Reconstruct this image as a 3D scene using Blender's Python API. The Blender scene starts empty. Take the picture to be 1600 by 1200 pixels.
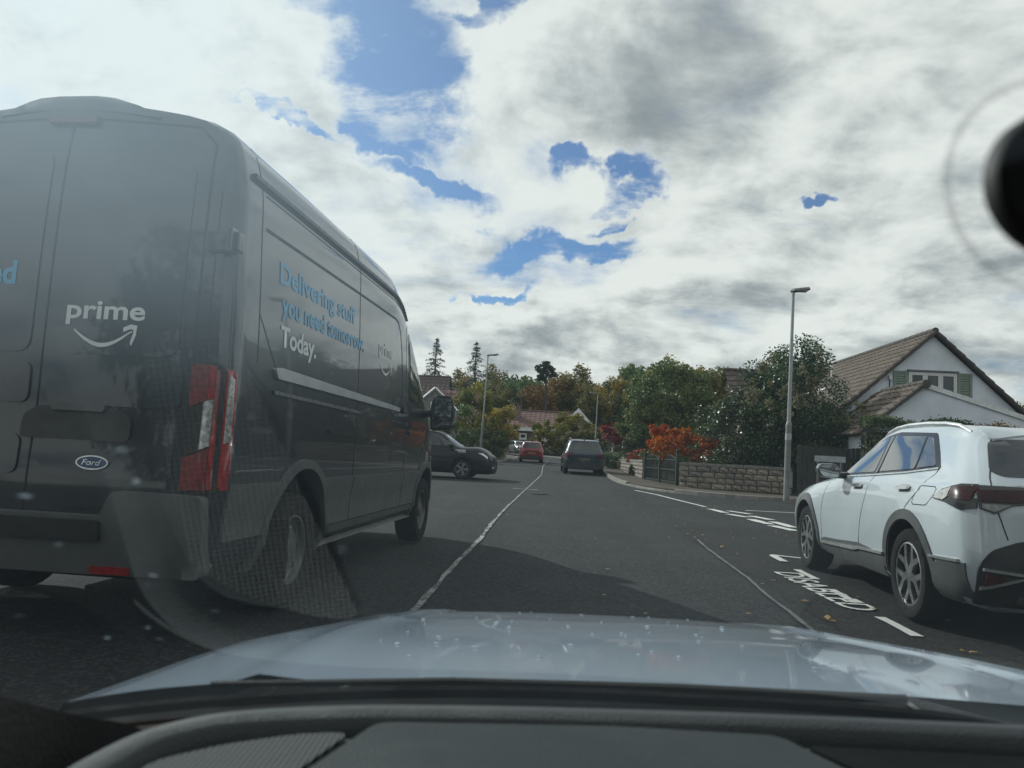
import bpy, bmesh, math, random
import numpy as np
from mathutils import Vector, Matrix
from mathutils.bvhtree import BVHTree

random.seed(7); RNG = np.random.default_rng(11)
SC = bpy.context.scene
COL = SC.collection
PI = math.pi
def R(a): return math.radians(a)

# ------------------------------------------------------------------ camera
CAM_H = 1.03; YAW = R(3.8); PITCH = math.atan(108/1200); ROLL = R(3.0)
_fh = Vector((-math.sin(YAW), math.cos(YAW), 0)); _r0 = Vector((math.cos(YAW), math.sin(YAW), 0)); _up = Vector((0, 0, 1))
_f = _fh*math.cos(PITCH) + _up*math.sin(PITCH); _u0 = _up*math.cos(PITCH) - _fh*math.sin(PITCH)
_r = _r0*math.cos(ROLL) + _u0*math.sin(ROLL); _u = _u0*math.cos(ROLL) - _r0*math.sin(ROLL)
cam_data = bpy.data.cameras.new('camera'); cam = bpy.data.objects.new('camera', cam_data); COL.objects.link(cam)
cam_data.sensor_width = 36; cam_data.lens = 27; cam_data.clip_start = 0.02; cam_data.clip_end = 3000
cam.matrix_world = Matrix(((_r.x, _u.x, -_f.x, 0), (_r.y, _u.y, -_f.y, 0), (_r.z, _u.z, -_f.z, CAM_H), (0, 0, 0, 1)))
cam_data.dof.use_dof = True; cam_data.dof.focus_distance = 14; cam_data.dof.aperture_fstop = 7.5
SC.camera = cam

# ------------------------------------------------------------------ sun, exposure
SUN_EL = R(33); SUN_AZ = R(50)            # azimuth: degrees to the left of the road direction (+Y)
to_sun = Vector((-math.sin(SUN_AZ)*math.cos(SUN_EL), math.cos(SUN_AZ)*math.cos(SUN_EL), math.sin(SUN_EL)))
sd = bpy.data.lights.new('sun', 'SUN'); sun = bpy.data.objects.new('sun', sd); COL.objects.link(sun)
sd.energy = 4.4; sd.angle = R(0.53); sd.color = (1.0, 0.93, 0.82)
sun.rotation_euler = to_sun.to_track_quat('Z', 'Y').to_euler(); sun.location = (-20, 20, 30)
SC.view_settings.view_transform = 'Standard'; SC.view_settings.look = 'None'
SC.view_settings.exposure = 0.0; SC.view_settings.gamma = 1.0; SC.view_settings.use_curve_mapping = False
SC.render.engine = 'CYCLES'
SC.cycles.use_denoising = True
try: SC.cycles.denoiser = 'OPENIMAGEDENOISE'
except Exception: pass
SC.cycles.max_bounces = 8; SC.cycles.diffuse_bounces = 3; SC.cycles.glossy_bounces = 3
SC.cycles.transparent_max_bounces = 12; SC.cycles.transmission_bounces = 4
SC.cycles.sample_clamp_indirect = 4.0; SC.cycles.caustics_reflective = False; SC.cycles.caustics_refractive = False
SC.cycles.blur_glossy = 0.5

# ------------------------------------------------------------------ sky: blue air with broken cloud, by direction
def pix(x, y):                              # view direction of a point of the photograph (for choosing where clouds stand)
    return (_f + _r*((x-800)/1200) - _u*((y-600)/1200)).normalized()
class NT:
    def __init__(s, tree): s.t = tree; s.n = tree.nodes; s.l = tree.links; s.n.clear()
    def new(s, typ, **kw):
        n = s.n.new(typ)
        for k, v in kw.items():
            if k == 'ins':
                for i, val in v.items():
                    if hasattr(val, 'is_linked') or hasattr(val, 'links'): s.l.new(val, n.inputs[i])
                    else: n.inputs[i].default_value = val
            else: setattr(n, k, v)
        return n
    def math(s, op, a, b=0.0, c=0.0, clamp=False):
        n = s.new('ShaderNodeMath', operation=op, ins={0: a, 1: b, 2: c}); n.use_clamp = clamp; return n.outputs[0]
    def vmath(s, op, a, b=(0, 0, 0)):
        n = s.new('ShaderNodeVectorMath', operation=op, ins={0: a, 1: b})
        return n.outputs['Value'] if op in ('DOT_PRODUCT', 'LENGTH') else n.outputs[0]
    def smooth(s, v, a, b, lo=0.0, hi=1.0):
        n = s.new('ShaderNodeMapRange', interpolation_type='SMOOTHSTEP', ins={0: v, 1: a, 2: b, 3: lo, 4: hi}); return n.outputs[0]
    def noise(s, vec, scale, detail=4, rough=.55, dist=0.0, dims='3D'):
        return s.new('ShaderNodeTexNoise', noise_dimensions=dims, ins={'Vector': vec, 'Scale': scale, 'Detail': detail, 'Roughness': rough, 'Distortion': dist})
    def mix(s, fac, a, b, blend='MIX'):
        n = s.new('ShaderNodeMix', data_type='RGBA', blend_type=blend); 
        for i, v in ((0, fac), (6, a), (7, b)):
            if hasattr(v, 'links'): s.l.new(v, n.inputs[i])
            else: n.inputs[i].default_value = v if i == 0 or len(v) == 4 else (*v, 1)
        return n.outputs[2]

W = bpy.data.worlds.new('World'); SC.world = W; W.use_nodes = True
def build_sky():
    t = NT(W.node_tree)
    tc = t.new('ShaderNodeTexCoord').outputs['Generated']
    sky = t.new('ShaderNodeTexSky', sky_type='NISHITA'); sky.sun_disc = False
    sky.sun_elevation = SUN_EL; sky.sun_rotation = -SUN_AZ; sky.air_density = 1.0; sky.dust_density = 0.6; sky.ozone_density = 1.2
    blue = t.mix(1.0, sky.outputs[0], (.046, .070, .094, 1), 'MULTIPLY')
    sep = t.new('ShaderNodeSeparateXYZ', ins={0: tc})
    z = t.math('MAXIMUM', sep.outputs[2], 0.0)
    den = t.math('ADD', z, 0.26)
    inv = t.math('DIVIDE', 1.0, den)
    pl = t.new('ShaderNodeVectorMath', operation='SCALE', ins={0: tc, 'Scale': inv}).outputs[0]
    pl = t.vmath('MULTIPLY', pl, (1, 1, 0))
    wn = t.noise(pl, 1.3, 2).outputs['Color']
    warp = t.vmath('MULTIPLY', t.vmath('SUBTRACT', wn, (.5, .5, .5)), (.30, .30, 0))
    pw = t.vmath('ADD', pl, warp)
    big = t.noise(pw, 1.7, 1, .5).outputs[0]
    fine = t.noise(pw, 2.9, 10, .60, .0).outputs[0]
    ls = Vector((to_sun.x, to_sun.y, 0)).normalized()*.10          # a second look a little way towards the sun shades the billows
    fine2 = t.noise(t.vmath('ADD', pw, tuple(ls)), 2.7, 5, .56, .0).outputs[0]
    wisp = t.noise(t.vmath('MULTIPLY', pw, (1.0, 1.4, 1)), 4.2, 7, .64, .0).outputs[0]
    # ragged direction for the placed gaps and grey bases
    rn = t.noise(tc, 7.0, 5, .60).outputs['Color']
    dd = t.vmath('ADD', tc, t.vmath('MULTIPLY', t.vmath('SUBTRACT', rn, (.5, .5, .5)), (.20, .20, .20)))
    def blob(px, py, rx, ry, ang=0.0):      # soft ellipse, 1 at the centre
        c = pix(px, py); ca, sa = math.cos(R(ang)), math.sin(R(ang))
        a = (_r*ca - _u*sa)*(1200/rx); b = (_r*sa + _u*ca)*(1200/ry)
        d = t.vmath('SUBTRACT', dd, tuple(c))
        xx = t.vmath('DOT_PRODUCT', d, tuple(a)); yy = t.vmath('DOT_PRODUCT', d, tuple(b))
        ln = t.math('MULTIPLY_ADD', xx, xx, t.math('MULTIPLY', yy, yy))
        return t.smooth(ln, 0.0, 2.4, 1.0, 0.0)
    def union(lst):
        o = lst[0]
        for q in lst[1:]: o = t.math('MAXIMUM', o, q)
        return o
    gaps = union([blob(610, 105, 78, 82, 15), blob(560, 35, 85, 26, 10), blob(755, 4, 60, 14, -8), blob(665, 285, 80, 20, 22), blob(880, 392, 88, 21, -6), blob(970, 285, 62, 17, -14), blob(930, 330, 40, 9, -10),
                  blob(770, 466, 55, 9, 0), blob(445, 172, 60, 10, 22), blob(1262, 318, 26, 8, 0), blob(590, 205, 50, 18, 30)])
    solid = union([blob(180, 40, 380, 120), blob(860, 130, 150, 110), blob(1250, 160, 330, 170), blob(1300, 430, 260, 120), blob(700, 540, 500, 60), blob(330, 330, 200, 100)])
    cov = t.math('MULTIPLY', fine, 1.55)
    cov = t.math('ADD', cov, t.math('MULTIPLY', big, 0.45))
    cov = t.math('ADD', cov, t.math('MULTIPLY', wisp, 0.30))
    cov = t.math('ADD', cov, t.math('MULTIPLY', solid, 0.22))
    cov = t.math('SUBTRACT', cov, t.math('MULTIPLY', gaps, t.smooth(wisp, .34, .64, .88, .34)))
    cov = t.math('ADD', cov, t.smooth(z, 0.02, 0.35, .10, 0.0))
    alpha = t.smooth(cov, 0.62, 1.28, .08, 1.0)
    # light and grey: sunward billows white, thick middles and lee sides grey
    grey_sp = union([blob(1010, 190, 330, 60, 4), blob(930, 520, 240, 42, -3), blob(1520, 575, 220, 70, 3), blob(1430, 330, 200, 60, 0), blob(1180, 80, 200, 50), blob(720, 390, 120, 25)])
    body = t.noise(t.vmath('ADD', pw, (3.1, 1.7, 0)), 2.2, 6, .58, .0).outputs[0]
    emb = t.math('MULTIPLY', t.math('SUBTRACT', fine2, fine), 3.0)
    g = t.math('ADD', t.smooth(body, 0.36, 0.74, 0.0, .62), t.math('MULTIPLY', grey_sp, .34))
    g = t.math('ADD', g, emb)
    g = t.math('SUBTRACT', g, t.math('MULTIPLY', blob(230, 60, 480, 240), .18))
    g = t.math('SUBTRACT', g, t.smooth(cov, 1.30, .95, 0.0, .30))
    g = t.math('ADD', g, t.math('MULTIPLY', t.math('SUBTRACT', wisp, .5), .55))
    g = t.smooth(g, -.12, 1.35)
    g = t.math('ADD', t.math('MULTIPLY', g, .93), t.math('MULTIPLY', t.math('SUBTRACT', fine, .5), -.22), clamp=True)
    ccol = t.mix(g, (1.04, .955, .86, 1), (.33, .335, .335, 1))
    colr = t.mix(alpha, blue, ccol)
    bg = t.new('ShaderNodeBackground', ins={'Color': colr, 'Strength': 1.0})
    out = t.new('ShaderNodeOutputWorld', ins={0: bg.outputs[0]})
build_sky()
W.cycles.sampling_method = 'MANUAL'; W.cycles.sample_map_resolution = 256

# ------------------------------------------------------------------ helpers
def gz(y): return 0.0135*max(0.0, min(y, 110.0)-18.0)
def at(px, py, Y):                           # world point where the line of sight through a photo point meets the plane y = Y
    d = _f + _r*((px-800)/1200) - _u*((py-600)/1200)
    k = Y/d.y
    return Vector((d.x*k, Y, CAM_H + d.z*k))
def on_ground(px, py, zoff=0.0):
    d = _f + _r*((px-800)/1200) - _u*((py-600)/1200); y = 20.0
    for _ in range(40):
        k = (gz(y)+zoff-CAM_H)/d.z; y = .5*y + .5*max(0, min(300, k*d.y))
    k = y/d.y
    return Vector((d.x*k, y, gz(y)+zoff))

MATS = {}
def mat(name, col, rough=.6, metal=0.0, spec=.5, coat=0.0, var=.12, scale=6.0, bump=0.0, bscale=40.0, col2=None, trans=0.0, emit=None, coords='Object', detail=4, sheen=0, dirt=0.0, dirtcol=(.12,.11,.09)):
    if name in MATS: return MATS[name]
    m = bpy.data.materials.new(name); m.use_nodes = True; t = NT(m.node_tree)
    tc = t.new('ShaderNodeTexCoord').outputs[coords]
    nz = t.noise(tc, scale, detail, .6).outputs[0]
    c2 = col2 if col2 else tuple(c*(1-var) for c in col); c1 = col if col2 else tuple(min(1, c*(1+var)) for c in col)
    fac = t.smooth(nz, .32, .68)
    c = t.mix(fac, (*c1, 1), (*c2, 1))
    if dirt > 0:
        dn = t.noise(tc, 2.3, 6, .65).outputs[0]
        c = t.mix(t.smooth(dn, .45, .75, 0.0, dirt), c, (*dirtcol, 1))
    b = t.new('ShaderNodeBsdfPrincipled', ins={'Base Color': c, 'Roughness': rough, 'Metallic': metal, 'Specular IOR Level': spec, 'Coat Weight': coat, 'Coat Roughness': .03})
    if rough > .05:
        rr = t.smooth(t.noise(tc, scale*2.7, 3).outputs[0], .3, .7, rough*.85, min(1, rough*1.15)); t.l.new(rr, b.inputs['Roughness'])
    if bump > 0:
        bn = t.noise(tc, bscale, 5, .6).outputs[0]
        bp = t.new('ShaderNodeBump', ins={'Strength': min(1, bump), 'Distance': .02, 'Height': bn}); t.l.new(bp.outputs[0], b.inputs['Normal'])
    if emit: b.inputs['Emission Color'].default_value = (*emit, 1); b.inputs['Emission Strength'].default_value = 1
    t.new('ShaderNodeOutputMaterial', ins={0: b.outputs[0]})
    MATS[name] = m; return m

class MB:                                     # collects shapes for ONE mesh object
    def __init__(s): s.v = []; s.f = []; s.m = []
    def add(s, vs, fs, m=0):
        o = len(s.v); s.v += [tuple(v) for v in vs]; s.f += [tuple(i+o for i in f) for f in fs]; s.m += [m]*len(fs); return s
    def box(s, c, d, rz=0.0, m=0, taper=1.0):
        hx, hy, hz = d[0]/2, d[1]/2, d[2]/2; ca, sa = math.cos(rz), math.sin(rz); vs = []
        for sz in (-1, 1):
            k = taper if sz > 0 else 1
            for sx, sy in ((-1, -1), (1, -1), (1, 1), (-1, 1)):
                x, y = sx*hx*k, sy*hy*k; vs.append((c[0]+x*ca-y*sa, c[1]+x*sa+y*ca, c[2]+sz*hz))
        return s.add(vs, [(3, 2, 1, 0), (4, 5, 6, 7), (0, 1, 5, 4), (1, 2, 6, 5), (2, 3, 7, 6), (3, 0, 4, 7)], m)
    def tube(s, pts, rad, n=8, m=0, cap=True, flat=None):
        pts = [Vector(p) for p in pts]
        if not hasattr(rad, '__len__'): rad = [rad]*len(pts)
        vs = []; prev = None
        for i, p in enumerate(pts):
            d = (pts[min(i+1, len(pts)-1)] - pts[max(i-1, 0)]).normalized()
            a = Vector((0, 0, 1)) if abs(d.z) < .9 else Vector((1, 0, 0))
            if prev is not None: a = prev
            x = (a - d*a.dot(d)).normalized(); y = d.cross(x); prev = x
            for k in range(n):
                t = 2*PI*k/n; fx = 1.0; fy = 1.0
                if flat: fx, fy = flat
                vs.append(p + (x*math.cos(t)*fx + y*math.sin(t)*fy)*rad[i])
        fs = []
        for i in range(len(pts)-1):
            for k in range(n): fs.append((i*n+k, i*n+(k+1) % n, (i+1)*n+(k+1) % n, (i+1)*n+k))
        if cap: fs.append(tuple(range(n-1, -1, -1))); fs.append(tuple((len(pts)-1)*n+k for k in range(n)))
        return s.add(vs, fs, m)
    def lathe(s, prof, c=(0, 0, 0), axis='y', n=32, m=0):   # prof: (radius, height along the axis)
        vs = []; fs = []
        for (r, h) in prof:
            for k in range(n):
                t = 2*PI*k/n; a, b = r*math.cos(t), r*math.sin(t)
                p = (a, h, b) if axis == 'y' else ((a, b, h) if axis == 'z' else (h, a, b))
                vs.append((c[0]+p[0], c[1]+p[1], c[2]+p[2]))
        for i in range(len(prof)-1):
            for k in range(n): fs.append((i*n+k, i*n+(k+1) % n, (i+1)*n+(k+1) % n, (i+1)*n+k))
        return s.add(vs, fs, m)
    def grid(s, P, m=0):                       # P[i][j] points
        ni, nj = len(P), len(P[0]); vs = [p for row in P for p in row]
        return s.add(vs, [(i*nj+j, i*nj+j+1, (i+1)*nj+j+1, (i+1)*nj+j) for i in range(ni-1) for j in range(nj-1)], m)
    def prism(s, poly, fmap, d0, d1, m=0):      # 2-D polygon extruded: fmap(a, b, depth) -> point
        n = len(poly); vs = [fmap(a, b, d0) for a, b in poly] + [fmap(a, b, d1) for a, b in poly]
        fs = [tuple(range(n-1, -1, -1)), tuple(range(n, 2*n))] + [(i, (i+1) % n, n+(i+1) % n, n+i) for i in range(n)]
        return s.add(vs, fs, m)
    def build(s, name, mats, parent=None, smooth=None, loc=None, fix=True, bevel=0.0):
        me = bpy.data.meshes.new(name); me.from_pydata([tuple(v) for v in s.v], [], s.f)
        mats = mats if isinstance(mats, (list, tuple)) else [mats]
        for mm in mats: me.materials.append(mm)
        if len(mats) > 1: me.polygons.foreach_set('material_index', s.m)
        if fix or bevel:
            bm = bmesh.new(); bm.from_mesh(me); bmesh.ops.remove_doubles(bm, verts=bm.verts, dist=1e-5)
            bmesh.ops.recalc_face_normals(bm, faces=bm.faces)
            if bevel: bmesh.ops.bevel(bm, geom=[e for e in bm.edges if e.is_manifold and e.calc_face_angle(0) > .6], offset=bevel, segments=2, affect='EDGES', profile=.6)
            bm.to_mesh(me); bm.free()
        if smooth is not None:
            me.polygons.foreach_set('use_smooth', [True]*len(me.polygons)); me.set_sharp_from_angle(angle=R(smooth))
        me.update()
        return link(name, me, parent, loc)
def link(name, me, parent=None, loc=None):
    o = bpy.data.objects.new(name, me); COL.objects.link(o)
    if parent is not None: o.parent = parent
    if loc is not None: o.location = loc
    return o
def tag(o, label=None, cat=None, group=None, kind=None):
    if label: o['label'] = label
    if cat: o['category'] = cat
    if group: o['group'] = group
    if kind: o['kind'] = kind
    return o
def thing(name, label, cat, loc=(0, 0, 0), rz=0.0, group=None):
    o = bpy.data.objects.new(name, None); COL.objects.link(o); o.location = loc; o.rotation_euler = (0, 0, rz); o.empty_display_size = .2
    return tag(o, label, cat, group)
def copy_tree(o, parent=None):
    c = o.copy(); COL.objects.link(c); c.parent = parent
    for ch in list(o.children): copy_tree(ch, c)
    return c
def fillet(poly, r, n=4):                      # round the corners of a 2-D polygon; r a number or one per corner
    out = []; N = len(poly)
    for i in range(N):
        p0, p1, p2 = Vector(poly[i-1]), Vector(poly[i]), Vector(poly[(i+1) % N]); rr = r[i] if hasattr(r, '__len__') else r
        a, b = (p0-p1), (p2-p1); la, lb = a.length, b.length
        k = min(rr, la*.45, lb*.45)
        if k < 1e-4: out.append(tuple(p1)); continue
        q0, q2 = p1 + a/la*k, p1 + b/lb*k
        for j in range(n+1):
            t = j/n; out.append(tuple(q0*(1-t)**2 + p1*2*t*(1-t) + q2*t*t))
    return out
def cut_poly(poly, step, holes=None):           # flat polygon -> bmesh cut along a grid so that it can follow a curved surface
    bm = bmesh.new(); vs = [bm.verts.new((a, b, 0)) for a, b in poly]; bm.faces.new(vs)
    A = [p[0] for p in poly]; B = [p[1] for p in poly]
    for ax, lo, hi in ((0, min(A), max(A)), (1, min(B), max(B))):
        n = int((hi-lo)/step)
        for i in range(1, n+1):
            x = lo + (hi-lo)*i/(n+1); co = (x, 0, 0) if ax == 0 else (0, x, 0); no = (1, 0, 0) if ax == 0 else (0, 1, 0)
            bmesh.ops.bisect_plane(bm, geom=bm.verts[:]+bm.edges[:]+bm.faces[:], plane_co=co, plane_no=no, dist=1e-6)
    return bm
def sheet(name, poly, zoff, m, kind='structure', step=None, skirt=0.0, parent=None):   # a flat piece of the ground that follows its slope
    bm = bmesh.new(); bm.faces.new([bm.verts.new((a, b, 0)) for a, b in poly])
    for y in (18.0, 110.0):
        bmesh.ops.bisect_plane(bm, geom=bm.verts[:]+bm.edges[:]+bm.faces[:], plane_co=(0, y, 0), plane_no=(0, 1, 0), dist=1e-6)
    bmesh.ops.recalc_face_normals(bm, faces=bm.faces)
    for f in bm.faces:
        if f.normal.z < 0: f.normal_flip()
    if skirt:
        be = [e for e in bm.edges if e.is_boundary]; g = bmesh.ops.extrude_edge_only(bm, edges=be)
        low = [v for v in g['geom'] if isinstance(v, bmesh.types.BMVert)]
        for v in low: v.co.z = -1
    bmesh.ops.triangulate(bm, faces=[f for f in bm.faces if len(f.verts) > 4])
    for v in bm.verts: v.co.z = gz(v.co.y) + zoff - (skirt if v.co.z < -.5 else 0)
    me = bpy.data.meshes.new(name); bm.to_mesh(me); bm.free(); me.materials.append(m)
    o = link(name, me, parent)
    if parent is None: o['kind'] = kind
    return o
def text_mesh(body, size, bold=0.0, align='LEFT', shear=0.0, spacing=1.0, extrude=0.0):
    cu = bpy.data.curves.new('txt', 'FONT'); cu.body = body; cu.size = size; cu.offset = bold; cu.align_x = align; cu.shear = shear; cu.space_character = spacing
    cu.fill_mode = 'FRONT' if extrude == 0 else 'BOTH'; cu.extrude = extrude; cu.resolution_u = 4
    o = bpy.data.objects.new('txt', cu); COL.objects.link(o)
    dg = bpy.context.evaluated_depsgraph_get(); me = bpy.data.meshes.new_from_object(o.evaluated_get(dg), depsgraph=dg)
    bpy.data.objects.remove(o); bpy.data.curves.remove(cu)
    return me
# ================================================================== ground, roads, pavements, markings
def ground_mat(name, c1, c2, c3, s1, s2, rough=.9, bump=.5, bs=60, speck=None):
    m = bpy.data.materials.new(name); m.use_nodes = True; t = NT(m.node_tree)
    tc = t.new('ShaderNodeNewGeometry').outputs['Position']
    a = t.smooth(t.noise(tc, s1, 5, .6).outputs[0], .35, .65); b = t.smooth(t.noise(tc, s2, 4, .65).outputs[0], .4, .72)
    c = t.mix(b, t.mix(a, (*c1, 1), (*c2, 1)), (*c3, 1))
    fn = t.noise(tc, bs, 3, .7).outputs[0]
    if speck: c = t.mix(t.smooth(t.noise(t.vmath('MULTIPLY', tc, (1.1, .07, 1)), 1.0, 3).outputs[0], .42, .66, 0.0, .45), c, (*tuple(v*.72 for v in c3), 1))
    if speck:
        vo = t.new('ShaderNodeTexVoronoi', ins={'Vector': tc, 'Scale': speck[0]})
        sv = t.new('ShaderNodeSeparateColor', ins={0: vo.outputs['Color']}).outputs[0]
        c = t.mix(t.smooth(sv, .55, 1.0, 0, speck[1]), c, (*speck[2], 1))
        c = t.mix(t.smooth(sv, .35, 0.0, 0, speck[1]*.8), c, tuple(x*.35 for x in c1)+(1,))
    p = t.new('ShaderNodeBsdfPrincipled', ins={'Base Color': c, 'Roughness': rough, 'Specular IOR Level': .15})
    bp = t.new('ShaderNodeBump', ins={'Strength': bump, 'Distance': .01, 'Height': fn}); t.l.new(bp.outputs[0], p.inputs['Normal'])
    t.new('ShaderNodeOutputMaterial', ins={0: p.outputs[0]}); MATS[name] = m; return m
ASPH = ground_mat('asphalt', (.026, .027, .029), (.034, .035, .037), (.021, .022, .024), .30, 1.1, .9, .7, 160, (60, .5, (.085, .086, .088)))
ASPH2 = ground_mat('asphalt_bay', (.024, .024, .024), (.030, .029, .028), (.020, .020, .020), .5, 1.7, .88, .8, 150, (60, .45, (.07, .07, .066)))
PAVE = ground_mat('pavement_tarmac', (.080, .064, .056), (.095, .078, .068), (.062, .054, .048), .5, 2.2, .9, .6, 120, (60, .3, (.17, .15, .13)))
KERB = ground_mat('kerb_concrete', (.20, .19, .175), (.25, .24, .22), (.14, .135, .125), 1.1, 4.0, .9, .4, 90)
GRASSM = ground_mat('grass_ground', (.045, .062, .022), (.06, .075, .03), (.075, .068, .035), .2, 1.5, .95, 1.0, 40)
SOIL = ground_mat('garden_soil', (.05, .045, .03), (.035, .05, .02), (.06, .05, .035), .3, 1.8, .95, 1.0, 30)
def paint_mat(name, col, wear):
    m = bpy.data.materials.new(name); m.use_nodes = True; t = NT(m.node_tree)
    tc = t.new('ShaderNodeNewGeometry').outputs['Position']
    n = t.noise(tc, 38, 5, .7).outputs[0]; n2 = t.noise(tc, 3, 3, .6).outputs[0]
    f = t.smooth(t.math('ADD', n, t.math('MULTIPLY', n2, .5)), wear, wear+.16)
    c = t.mix(f, (*col, 1), (.042, .043, .044, 1))
    p = t.new('ShaderNodeBsdfPrincipled', ins={'Base Color': c, 'Roughness': .8})
    t.new('ShaderNodeOutputMaterial', ins={0: p.outputs[0]}); return m
PAINT = paint_mat('road_paint', (.52, .53, .51), .86)
PAINTW = paint_mat('road_paint_worn', (.36, .37, .37), .66)
PAINTF = paint_mat('road_paint_faint', (.12, .125, .125), .68)

def build_ground():
    # one sheet to the horizon, following the rise of the street
    mb = MB(); xs = [-900, -300, -120, -45, 45, 120, 300, 900]; ys = [-200, -40, 18, 40, 75, 110, 200, 500, 1500]
    mb.grid([[(x, y, gz(y) - .03 + (max(0, y-130)*.03 if y > 130 else 0)) for x in xs] for y in ys])
    tag(mb.build('ground', GRASSM), kind='structure')
    road = [(-45, -30), (45, -30), (45, 24), (4, 70), (1, 80), (-8, 92), (-30, 96), (-30, 76), (-12, 74), (-45, 60)]
    sheet('road', [(-45, -30), (46, -30), (46, 30), (6, 34), (5, 72), (-2, 86), (-14, 95), (-45, 97)], -.012, ASPH)
    # darker resurfaced strip of the parking bay on the near side
    def wav(y0, y1, x, n=26, a=.05): return [(x + random.uniform(-a, a), y0 + (y1-y0)*i/n) for i in range(n+1)]
    sheet('parking_bay', wav(-10, 12.6, 1.86)[0:] + [(3.4, 13.4), (4.45, 13.0), (4.47, -10)], -.008, ASPH2)
build_ground()

NE = [(46, 22.4), (9, 22.4), (6.7, 22.42), (5.9, 22.48), (5.1, 22.7), (4.4, 23.1), (3.7, 23.8), (3.15, 24.6), (2.7, 25.7), (2.4, 27.1), (2.2, 29), (2.12, 31), (2.12, 40), (2.15, 52), (2.1, 62), (1.6, 69), (.2, 76), (-2.5, 82), (-6, 86.5), (-11, 90), (-20, 92), (-45, 93)]
SE = [(4.5, -20), (4.5, 9.6), (4.56, 10.6), (4.75, 11.5), (5.1, 12.3), (5.7, 13.0), (6.5, 13.4), (7.5, 13.5), (46, 13.5)]
NW = [(-45, 31), (-7.2, 31), (-6.0, 31.3), (-5.0, 32.1), (-4.3, 33.3), (-4.0, 34.8), (-3.9, 37), (-3.85, 47), (-3.5, 56), (-3.3, 62), (-3.6, 67), (-4.6, 72), (-7, 77), (-11, 80.5), (-18, 83), (-45, 84.5)]
SW = [(-4.4, -20), (-4.4, 17.5), (-4.6, 19.2), (-5.3, 20.6), (-6.4, 21.5), (-8, 21.8), (-45, 21.8)]
def inset(line, d):
    out = []
    for i in range(len(line)):
        a = Vector(line[max(i-1, 0)]); b = Vector(line[min(i+1, len(line)-1)]); t = (b-a).normalized(); out.append((line[i][0]+t.y*d, line[i][1]-t.x*d))
    return out
def pavement(line, width, far, name, side=1):
    ins = inset(line, side*.13); wide = inset(line, side*width)
    sheet(name, ins + wide[::-1], .105, PAVE, skirt=.12)
    g = sheet('garden_ground', inset(line, side*(width-.02)) + far, .085, SOIL, skirt=.1)
    # kerb stones, each its own piece
    o = bpy.data.objects.new('kerb', None); COL.objects.link(o); o['kind'] = 'structure'
    pts = [Vector(p) for p in line]; cum = [0]
    for a, b in zip(pts, pts[1:]): cum.append(cum[-1]+(b-a).length)
    def P(s):
        s = max(0, min(cum[-1], s))
        for i in range(len(pts)-1):
            if s <= cum[i+1]+1e-9: return pts[i].lerp(pts[i+1], (s-cum[i])/max(1e-9, cum[i+1]-cum[i]))
        return pts[-1]
    s = 0; k = 0
    while s < cum[-1]-.1:
        L = .915 if P(s).length < 60 else 3.0
        e = min(s+L, cum[-1]); a, b = P(s+.006), P(e-.006); t = (b-a).normalized(); n = Vector((t.y, -t.x))*side
        if a.x < -14 or a.x > 16 or a.y < 1.0 or a.y > 95: s = e; continue
        h = .118 + random.uniform(-.006, .006); dz = -.05
        if line is NE and 24.0 < a.y < 27.0 and a.x < 4: h = .05   # dropped kerb
        prof = [(0, dz), (0.012, h-.012), (.03, h), (.135, h), (.135, dz)]
        vs = []
        for q in (a, b):
            for (d, z) in prof: vs.append((q.x+n.x*d, q.y+n.y*d, gz(q.y)+z))
        m5 = len(prof); fs = [tuple(range(m5)), tuple(range(2*m5-1, m5-1, -1))] + [(i, i+1, m5+i+1, m5+i) for i in range(m5-1)]
        mb = MB(); mb.add(vs, fs); mb.build('kerb_stone', KERB, o); s = e; k += 1
pavement(NE, 1.55, [(-45, 130), (80, 130), (80, 24.0)], 'pavement_corner', 1)
pavement(SE, 1.9, [(46, -20)], 'pavement_near', 1)
pavement(NW, 1.7, [(-45, 83)][:0] + [(-44, 80)], 'pavement_beyond', -1)
pavement(SW, 1.8, [(-45, -20)], 'pavement_beside_van', -1)

def strip(name, pts, w, m, zo=.0, jit=.0, label=None):      # a painted line along ground points
    pts = [Vector((p[0], p[1])) for p in pts]; L = []
    for a, b in zip(pts, pts[1:]):
        n = max(1, int((b-a).length/.18)) if jit else 1
        L += [a.lerp(b, i/n) for i in range(n)]
    L.append(pts[-1]); vs = []; fs = []
    for i, p in enumerate(L):
        d = (L[min(i+1, len(L)-1)]-L[max(i-1, 0)]).normalized(); n = Vector((d.y, -d.x))
        for s in (-1, 1):
            q = p + n*s*(w/2*(1+random.uniform(-jit, jit)) ); vs.append((q.x, q.y, gz(q.y)+zo))
    for i in range(len(L)-1): fs.append((2*i, 2*i+1, 2*i+3, 2*i+2))
    o = MB().add(vs, fs).build(name, m, smooth=None); o['kind'] = 'structure'
    me = o.data
    if me.polygons[0].normal.z < 0: me.flip_normals()
    return o
def G2(x, y):
    p = on_ground(x, y); return (p.x, p.y)
mid = [(-.86, 1.0), (-.87, 3.5)] + [G2(*p) for p in ((655, 945), (679, 918), (700, 893), (724, 868), (752, 840), (768, 818), (790, 794), (808, 777), (830, 757), (846, 742))] + [(-.95, 46), (-.9, 60)]
strip('road_marking', mid, .045, PAINTW, 0.0, .5)
strip('road_marking', [(1.60, 3.2)] + [G2(*p) for p in ((1250, 970), (1232, 955), (1198, 930), (1168, 903), (1135, 879), (1105, 857), (1090, 843))], .032, PAINTF, .004, .35)
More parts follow.
